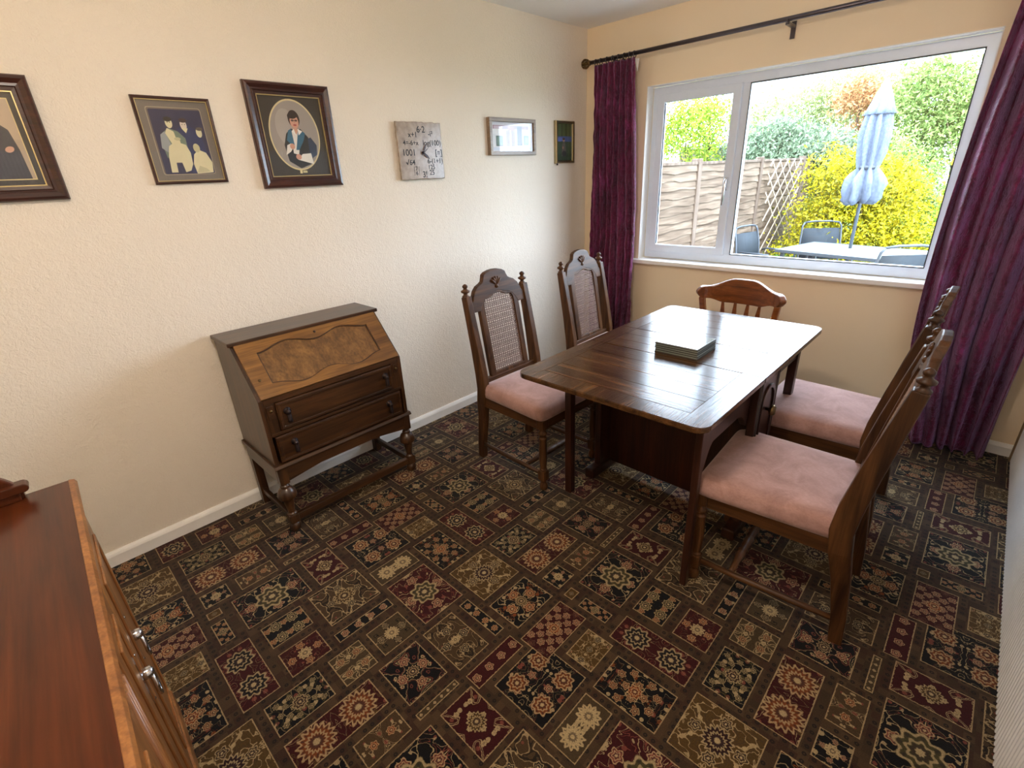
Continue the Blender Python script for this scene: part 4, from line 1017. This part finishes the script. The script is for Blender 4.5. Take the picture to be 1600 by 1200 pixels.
build('hub', MB().lathe([(cx, .007), (cx + .009, .007), (cx + .010, .003)], (0, hy, hz), 0, 12), m_pull, ck)

# ------------------------------------------------------------------ garden
GZ = -.20
def grassmat():
    t = NT('lawn_grass', .9, 0, .2); v = t.coord(); n = t.noise(v, 60, 4); n2 = t.noise(v, 1.2, 3)
    c = t.ramp(n, [(.3, rgb(54, 78, 34)), (.7, rgb(80, 106, 54))]); t.bump(n, .6, .02)
    return t.col(t.mul(c, t.ramp(n2, [(.3, (.8, .85, .8, 1)), (.7, (1, 1, 1, 1))])))
tag(build('ground', MB().box(-14, 16, 3.52, 30, GZ - .05, GZ), grassmat()), kind='structure').name = 'floor_3'
def paving():
    t = NT('stone_paving', .8, 0, .3); n = t.noise(t.coord(), 14, 4)
    return t.col(t.ramp(n, [(.3, rgb(116, 106, 96)), (.7, rgb(146, 136, 124))]))
m_pav = paving()
pb = bpy.data.objects.new('patio', None); COL.objects.link(pb); pb.location = (1.2, 5.6, GZ); pb.name = 'trim_5'; tag(pb, kind='structure')
me0 = None
for i in range(9):
    for j in range(9):
        if me0 is None:
            o = build('paving_slab', MB().box(0, .44, 0, .44, 0, .03), m_pav, pb, .006, world=False); me0 = o
        else:
            o = me0.copy(); COL.objects.link(o); o.parent = pb
        o.location = (-1.3 + i * .45, -2.0 + j * .45, 0)
def leaves_mat(name, c0, c1, trans=.35):
    t = NT(name, .6, 0, .3); g = t.n.new('ShaderNodeObjectInfo'); n = t.noise(t.coord(), 8, 3); n2 = t.noise(t.coord(), 30, 1)
    c = t.ramp(t.math('ADD', t.math('MULTIPLY', n, .5), t.math('MULTIPLY', n2, .5)), [(.42, c0), (.58, c1)])
    t.col(c)
    tl = t.n.new('ShaderNodeBsdfTranslucent'); t.l.new(c, tl.inputs[0]); mx = t.n.new('ShaderNodeMixShader'); mx.inputs[0].default_value = trans
    out = t.n['Material Output']; t.l.new(t.b.outputs[0], mx.inputs[1]); t.l.new(tl.outputs[0], mx.inputs[2]); t.l.new(mx.outputs[0], out.inputs[0]); return t.m
m_bark = wood('bark', rgb(70, 56, 44), rgb(120, 100, 82), 2, .9, .6)
def shrub(name, label, cat, blobs, n, size, mat, loc, seed, thin=1.0, stems=None, group=None, droop=0.0):
    t = thing(name, label, cat, loc, 0, group)
    rs = np.random.RandomState(seed); V = []; tot = sum(b[3] * b[4] * b[5] for b in blobs) ** 1.0
    cnts = [max(20, int(n * (b[3] * b[4] * b[5]) / tot)) for b in blobs]
    P = []
    for b, k in zip(blobs, cnts):
        m_ = 46; sc_ = rs.normal(size=(m_, 3)); sc_ /= np.linalg.norm(sc_, axis=1)[:, None]; sc_[:, 2] = np.abs(sc_[:, 2]) * .9 - .25 * rs.rand(m_)
        sr = (.55 + .5 * rs.rand(m_)); idx = rs.randint(0, m_, k)
        d = rs.normal(size=(k, 3)); d /= np.linalg.norm(d, axis=1)[:, None]; rad = .30 * (.5 + rs.rand(k)) * (.7 + .6 * rs.rand(m_)[idx]); rad[:k // 6] *= 2.0
        P.append(np.array(b[:3]) + (sc_[idx] * sr[idx][:, None] + d * rad[:, None]) * np.array(b[3:6]))
    P = np.concatenate(P); P = P[P[:, 2] > GZ + .02]; k = len(P)
    a = rs.normal(size=(k, 3)); a[:, 2] -= droop; a /= np.linalg.norm(a, axis=1)[:, None]
    b_ = rs.normal(size=(k, 3)); b_ -= (b_ * a).sum(1)[:, None] * a; b_ /= np.linalg.norm(b_, axis=1)[:, None]
    s = size * (.6 + .8 * rs.rand(k))[:, None]
    Q = np.stack([P - a * s, P + b_ * s * .38, P + a * s, P - b_ * s * .38], 1).reshape(-1, 3) - np.array(loc)
    me = bpy.data.meshes.new('foliage'); me.from_pydata(Q.tolist(), [], np.arange(k * 4).reshape(-1, 4).tolist()); me.materials.append(mat); me.update()
    o = bpy.data.objects.new('foliage', me); COL.objects.link(o); o.parent = t; tag(o, kind='stuff')
    mb = MB()
    for (p0, p1, r) in (stems or [((b[0], b[1], GZ), (b[0], b[1], b[2]), .03) for b in blobs[:3]]):
        p0, p1 = Vector(p0), Vector(p1); md = (p0 + p1) / 2 + Vector((.05, .03, 0)); mb.tube([p0, md, p1], [r, r * .75, r * .4], 7)
        for q in range(4):
            e_ = p1 + Vector((math.cos(q * 1.7) * .25, math.sin(q * 1.7) * .25, .3)); mb.tube([md.lerp(p1, .5), e_], [r * .4, r * .15], 5)
    build('trunk', mb, m_bark, t)
    return t
Y_ = leaves_mat('yellow_leaf', rgb(80, 92, 8), rgb(206, 188, 34)); G1 = leaves_mat('bright_leaf', rgb(84, 122, 24), rgb(164, 178, 60)); G2 = leaves_mat('bluegreen_leaf', rgb(78, 96, 74), rgb(128, 144, 116))
G3 = leaves_mat('midgreen_leaf', rgb(76, 104, 44), rgb(150, 168, 96)); G4 = leaves_mat('pale_leaf', rgb(110, 128, 78), rgb(178, 184, 130)); O1 = leaves_mat('orange_leaf', rgb(136, 96, 60), rgb(190, 148, 104)); DG = leaves_mat('dark_leaf', rgb(56, 92, 34), rgb(128, 164, 60))
shrub('yellow_shrub', 'large bright yellow-leaved shrub behind the garden table', 'shrub', [(.95, 8.40, .55, .78, .55, .72), (.55, 8.25, .15, .5, .5, .45), (1.35, 8.35, .25, .5, .45, .5), (.72, 8.5, 1.22, .5, .4, .40), (1.15, 8.45, 1.10, .5, .4, .40)], 26000, .030, Y_, (.95, 8.40, GZ), 1)
shrub('green_undergrowth', 'dark green low shrub at the foot of the yellow shrub', 'shrub', [(.30, 7.75, .0, .30, .3, .26), (.55, 7.6, -.05, .25, .25, .2)], 2500, .035, DG, (.35, 7.7, GZ), 2)
shrub('bright_shrub', 'bright green shrub beyond the fence behind the left casement', 'shrub', [(-2.5, 10.2, 1.9, .75, .6, .85), (-2.1, 10.3, 2.3, .55, .5, .5), (-2.3, 10.2, 1.0, .7, .5, .8)], 12000, .036, G1, (-2.3, 10.2, GZ), 3)
shrub('weeping_shrub', 'blue-green feathery shrub leaning over the top of the fence', 'shrub', [(-1.0, 10.5, 1.55, .85, .6, .6), (-.25, 10.4, 1.5, .75, .55, .5), (.35, 10.4, 1.25, .5, .5, .55), (-.5, 10.5, .7, .9, .5, .9)], 26000, .042, G2, (-.4, 10.5, GZ), 4, droop=.6)
shrub('pale_tree', 'tall pale green tree rising behind the fence and shrubs, centre of the window', 'tree', [(-2.2, 14, 2.2, 1.1, .9, 1.0), (-1.2, 14.2, 2.4, 1.1, .9, 1.0), (-.3, 14, 2.5, 1.0, .9, 1.1), (-1.2, 14, 1.0, 1.8, .8, 1.1)], 19000, .048, G4, (-1.2, 14, GZ), 5, thin=1.4)
shrub('orange_tree', 'orange-tinted tree top behind the parasol', 'tree', [(-.15, 12.6, 2.45, .50, .4, .55), (-.1, 12.6, 1.6, .4, .4, .6)], 4500, .042, O1, (-.1, 12.6, GZ), 6, thin=1.3)
shrub('tall_tree', 'tall mid-green tree to the right of the parasol', 'tree', [(.9, 12.5, 2.3, .75, .6, .85), (1.5, 12.4, 1.7, .7, .6, .9), (.6, 12.3, 1.3, .7, .6, .9)], 20000, .042, G3, (1.0, 12.5, GZ), 7, thin=1.2)
shrub('hedge_shrub', 'dense green shrub between the yellow shrub and the lawn', 'shrub', [(1.05, 9.3, 1.0, .55, .45, .75), (1.45, 9.6, .7, .4, .4, .65), (1.5, 10.2, .3, .55, .5, .5)], 13000, .032, G3, (1.2, 9.4, GZ), 8)
vn_ = shrub('climbing_vine', 'climber with yellow flowers beside the right curtain outside', 'plant', [(2.12, 6.1, 1.35, .10, .12, .35), (2.06, 6.15, 1.0, .09, .12, .30), (2.18, 6.0, .6, .10, .1, .4)], 900, .035, G1, (2.1, 6.1, GZ), 9, stems=[((2.15, 6.1, GZ), (2.1, 6.1, 1.5), .008)])
m_yf = plain('yellow_petal', rgb(250, 206, 40), .6)
for (x, y, z) in ((2.02, 6.0, 1.42), (2.05, 6.0, 1.30), (1.99, 6.02, 1.12)):
    mb = MB(); mb.lathe([(y - .002, .008), (y - .008, .03), (y - .016, .034), (y - .012, .012)], (x, 0, z), 1, 8); build('flower', mb, m_yf, vn_)
# fence: lap panels between posts, receding from the house
fx = -.15
m_fen = wood('weathered_fence_board', rgb(70, 56, 44), rgb(126, 112, 98), 1, .85, .5, 0, .2, .5); m_post = wood('weathered_fence_post', rgb(74, 60, 50), rgb(120, 108, 98), 2, .85, .5, 0, .2, .5)
fe = thing('garden_fence', 'weathered wooden lap-panel fence running down the left of the garden', 'fence', (fx, 7, GZ))
posts = [3.75, 5.67, 7.59, 9.51, 11.43]; rnd = random.Random(11)
for p in posts: build('post', MB().box(fx - .045, fx + .045, p - .045, p + .045, GZ, 1.56), m_post, fe, .006)
for a, b in zip(posts, posts[1:]):
    build('capping', MB().box(fx - .03, fx + .035, a + .046, b - .046, 1.50, 1.53), m_post, fe, .004)
    z = GZ + .08; k = 0
    while z < 1.46:
        n = 14; lo = []; hi = []
        for i in range(n + 1):
            y = lerp(a + .047, b - .047, i / n); lo.append((y, z - .012 + .008 * math.sin(i * 1.1 + k * 2.3) + rnd.uniform(-.006, .006))); hi.append((y, min(1.505, z + .096)))
        pts_ = lo + hi[::-1]; mb = MB(); mb.prism(pts_, 0, 0, .009)
        mb.v = [Vector((fx + v.x + .022 - (v.z - z) * .16, v.y, v.z)) for v in mb.v]
        build('slat', mb, m_fen, fe); z += .082; k += 1
    for q in (.33, .66):
        y = lerp(a, b, q); build('batten', MB().box(fx - .03, fx - .005, y - .015, y + .015, GZ + .05, 1.5), m_post, fe)
tr = thing('garden_trellis', 'diamond trellis leaning on the fence beside the yellow shrub', 'trellis', (fx + .08, 8.8, GZ))
m_lath = plain('pale_lath', rgb(150, 136, 120), .8)
for k in range(7):
    for sg in (-1, 1):
        z0 = .0 + k * .24; ya, yb = (7.75, 9.2); dz = 1.1
        za, zb = (z0, z0 + dz) if sg > 0 else (z0 + dz, z0)
        # clip to z 0..1.55
        pts_ = []
        for s_ in (0, 1):
            y = lerp(ya, yb, s_); z = lerp(za, zb, s_); pts_.append((y, z))
        (y0_, z0_), (y1_, z1_) = pts_
        if z1_ > 1.52: q = (1.52 - z0_) / (z1_ - z0_); y1_, z1_ = lerp(y0_, y1_, q), 1.52
        if z0_ > 1.52: q = (1.52 - z1_) / (z0_ - z1_); y0_, z0_ = lerp(y1_, y0_, q), 1.52
        if (Vector((y0_, z0_)) - Vector((y1_, z1_))).length > .1:
            build('lath', MB().sweep([(fx + .09 + .006 * sg, y0_, z0_), (fx + .09 + .006 * sg, y1_, z1_)], .022, .008, (0, .6, -.8 * sg)), m_lath, tr)
# garden table
gt = thing('garden_table', 'grey rectangular garden table under the closed parasol', 'table', (1.30, 6.72, GZ + .03), math.radians(-14))
m_gt = plain('grey_table_top', rgb(120, 130, 132), .35); m_gm = plain('dark_grey_metal', rgb(66, 72, 80), .4, .3); m_sling = plain('dark_grey_sling', rgb(44, 50, 56), .8, spec=.2)
build('table_top', MB().box(-.66, .62, -.42, .42, .675, .70), m_gt, gt, .006, world=False)
build('table_rim', MB().ringprism([(-.67, -.43), (.63, -.43), (.63, .43), (-.67, .43)], [(-.655, -.415), (.615, -.415), (.615, .415), (-.655, .415)], 2, .67, .705), m_gm, gt, .003, world=False)
for sx in (-.60, .56):
    for sy in (-.37, .37): build('leg', MB().box(sx - .02, sx + .02, sy - .02, sy + .02, 0, .672), m_gm, gt, .003, world=False)
# garden chairs (local: faces +x)
def gchair(label, loc, rz):
    t = thing('garden_chair', label, 'chair', loc, rz, 'dark mesh garden chairs')
    fr = MB()
    for s in (-1, 1):
        fr.tube([(.26, s * .25, 0), (.25, s * .25, .30), (.24, s * .25, .58), (.20, s * .25, .62), (-.15, s * .25, .62), (-.20, s * .25, .60)], .012, 8)
        fr.tube([(-.28, s * .25, 0), (-.22, s * .24, .40), (-.26, s * .235, .70), (-.30, s * .225, .86), (-.31, s * .20, .90)], .012, 8)
    fr.tube([(-.31, -.20, .90), (-.315, -.1, .915), (-.315, .1, .915), (-.31, .20, .90)], .012, 8)
    fr.tube([(.24, -.24, .40), (.24, .24, .40)], .011, 8); fr.tube([(-.22, -.24, .40), (-.22, .24, .40)], .011, 8)
    for s in (-1, 1): fr.tube([(.24, s * .235, .40), (-.22, s * .235, .40)], .011, 8)
    build('frame', fr, m_gm, t, world=False)
    build('backrest', MB().add([(-.226, -.225, .44), (-.226, .225, .44), (-.262, .222, .70), (-.262, -.222, .70), (-.298, .21, .83), (-.298, -.21, .83)], [(0, 1, 2, 3), (3, 2, 4, 5)], 0, True), m_sling, t, world=False).modifiers.new('s', 'SOLIDIFY').thickness = .004
    build('seat', MB().box(-.21, .235, -.225, .225, .395, .402), m_sling, t, world=False)
    return t
gc = gchair('dark mesh garden chair nearest the window, at the right end of the garden table', (1.70, 5.95, GZ + .03), math.radians(128))
dup(gc, (.34, 6.80, GZ + .03), math.radians(-15), 'dark mesh garden chair at the left end of the garden table by the fence')
dup(gc, (.86, 7.42, GZ + .03), math.radians(-62), 'dark mesh garden chair behind the garden table in front of the yellow shrub')
# closed parasol
pa = thing('garden_parasol', 'closed pale blue-grey parasol standing in the garden table', 'parasol', (1.227, 6.9, GZ + .03))
m_can = NT('parasol_fabric', .85, 0, .2); _n = m_can.noise(m_can.coord(), 40, 3); m_can = m_can.col(m_can.ramp(_n, [(.3, rgb(78, 88, 106)), (.7, rgb(100, 110, 128))]))
PX, PY = 1.227, 6.9
build('pole', MB().lathe([(GZ + .03, .018), (2.2, .018)], (PX, PY, 0), 2, 12), m_gm, pa)
build('base', MB().lathe([(GZ + .03, .24), (GZ + .07, .23), (GZ + .10, .06), (GZ + .25, .03)], (PX, PY, 0), 2, 20), m_gm, pa)
def canopy(prof, nlobe, amp, seed):
    vs = []; fs = []; NA = 48
    for z, r, am in prof:
        for a in range(NA):
            th = 2 * PI * a / NA; rr = r * (1 + am * math.cos(nlobe * th + 2.2 * z + seed) + (.30 if z < 1.34 else .08) * mnoise.noise(Vector((math.cos(th) * 2.2, math.sin(th) * 2.2, z * 9)))); vs.append((PX + rr * math.cos(th), PY + rr * math.sin(th), z + (.05 * am * math.cos(nlobe * th) + .05 * mnoise.noise(Vector((math.cos(th) * 2, math.sin(th) * 2, 3.1))) if z < 1.1 else 0)))
    for i in range(len(prof) - 1):
        for a in range(NA): fs.append((i * NA + a, i * NA + (a + 1) % NA, (i + 1) * NA + (a + 1) % NA, (i + 1) * NA + a))
    return MB().add(vs, fs, 0, True)
def can_(P, z0=0): return canopy(P, 8, .3, 0)
o = build('canopy', can_([(1.04, .06, .5), (1.03, .11, .5), (1.08, .145, .42), (1.15, .15, .36), (1.22, .155, .42), (1.28, .135, .46), (1.33, .115, .36), (1.38, .085, .28), (1.42, .088, .35), (1.52, .10, .42), (1.68, .112, .40), (1.82, .105, .36), (1.93, .09, .3), (2.0, .07, .1), (2.1, .05, .05)]), m_can, pa); o.modifiers.new('s', 'SOLIDIFY').thickness = .004
o = build('top_vent', canopy([(1.90, .125, .16), (1.96, .11, .1), (2.06, .08, .08), (2.15, .045, .04), (2.23, .015, 0)], 8, .1, 1), m_can, pa); o.modifiers.new('s', 'SOLIDIFY').thickness = .004
build('tie', MB().lathe([(1.370, .088), (1.395, .092), (1.41, .088)], (PX, PY, 0), 2, 20), m_gm, pa)
# neighbour's shed gable beyond the fence
sh = thing('garden_shed', 'pale timber shed roof edge beyond the fence behind left casement', 'shed', (-3.1, 12.4, GZ))
build('wall', MB().box(-3.6, -2.7, 12.2, 13.2, GZ, 1.85), m_post, sh, .01)
build('roof', MB().box(-3.7, -2.6, 12.1, 13.3, 1.85, 1.93), plain('felt_roof', rgb(150, 140, 134), .9), sh, .01)
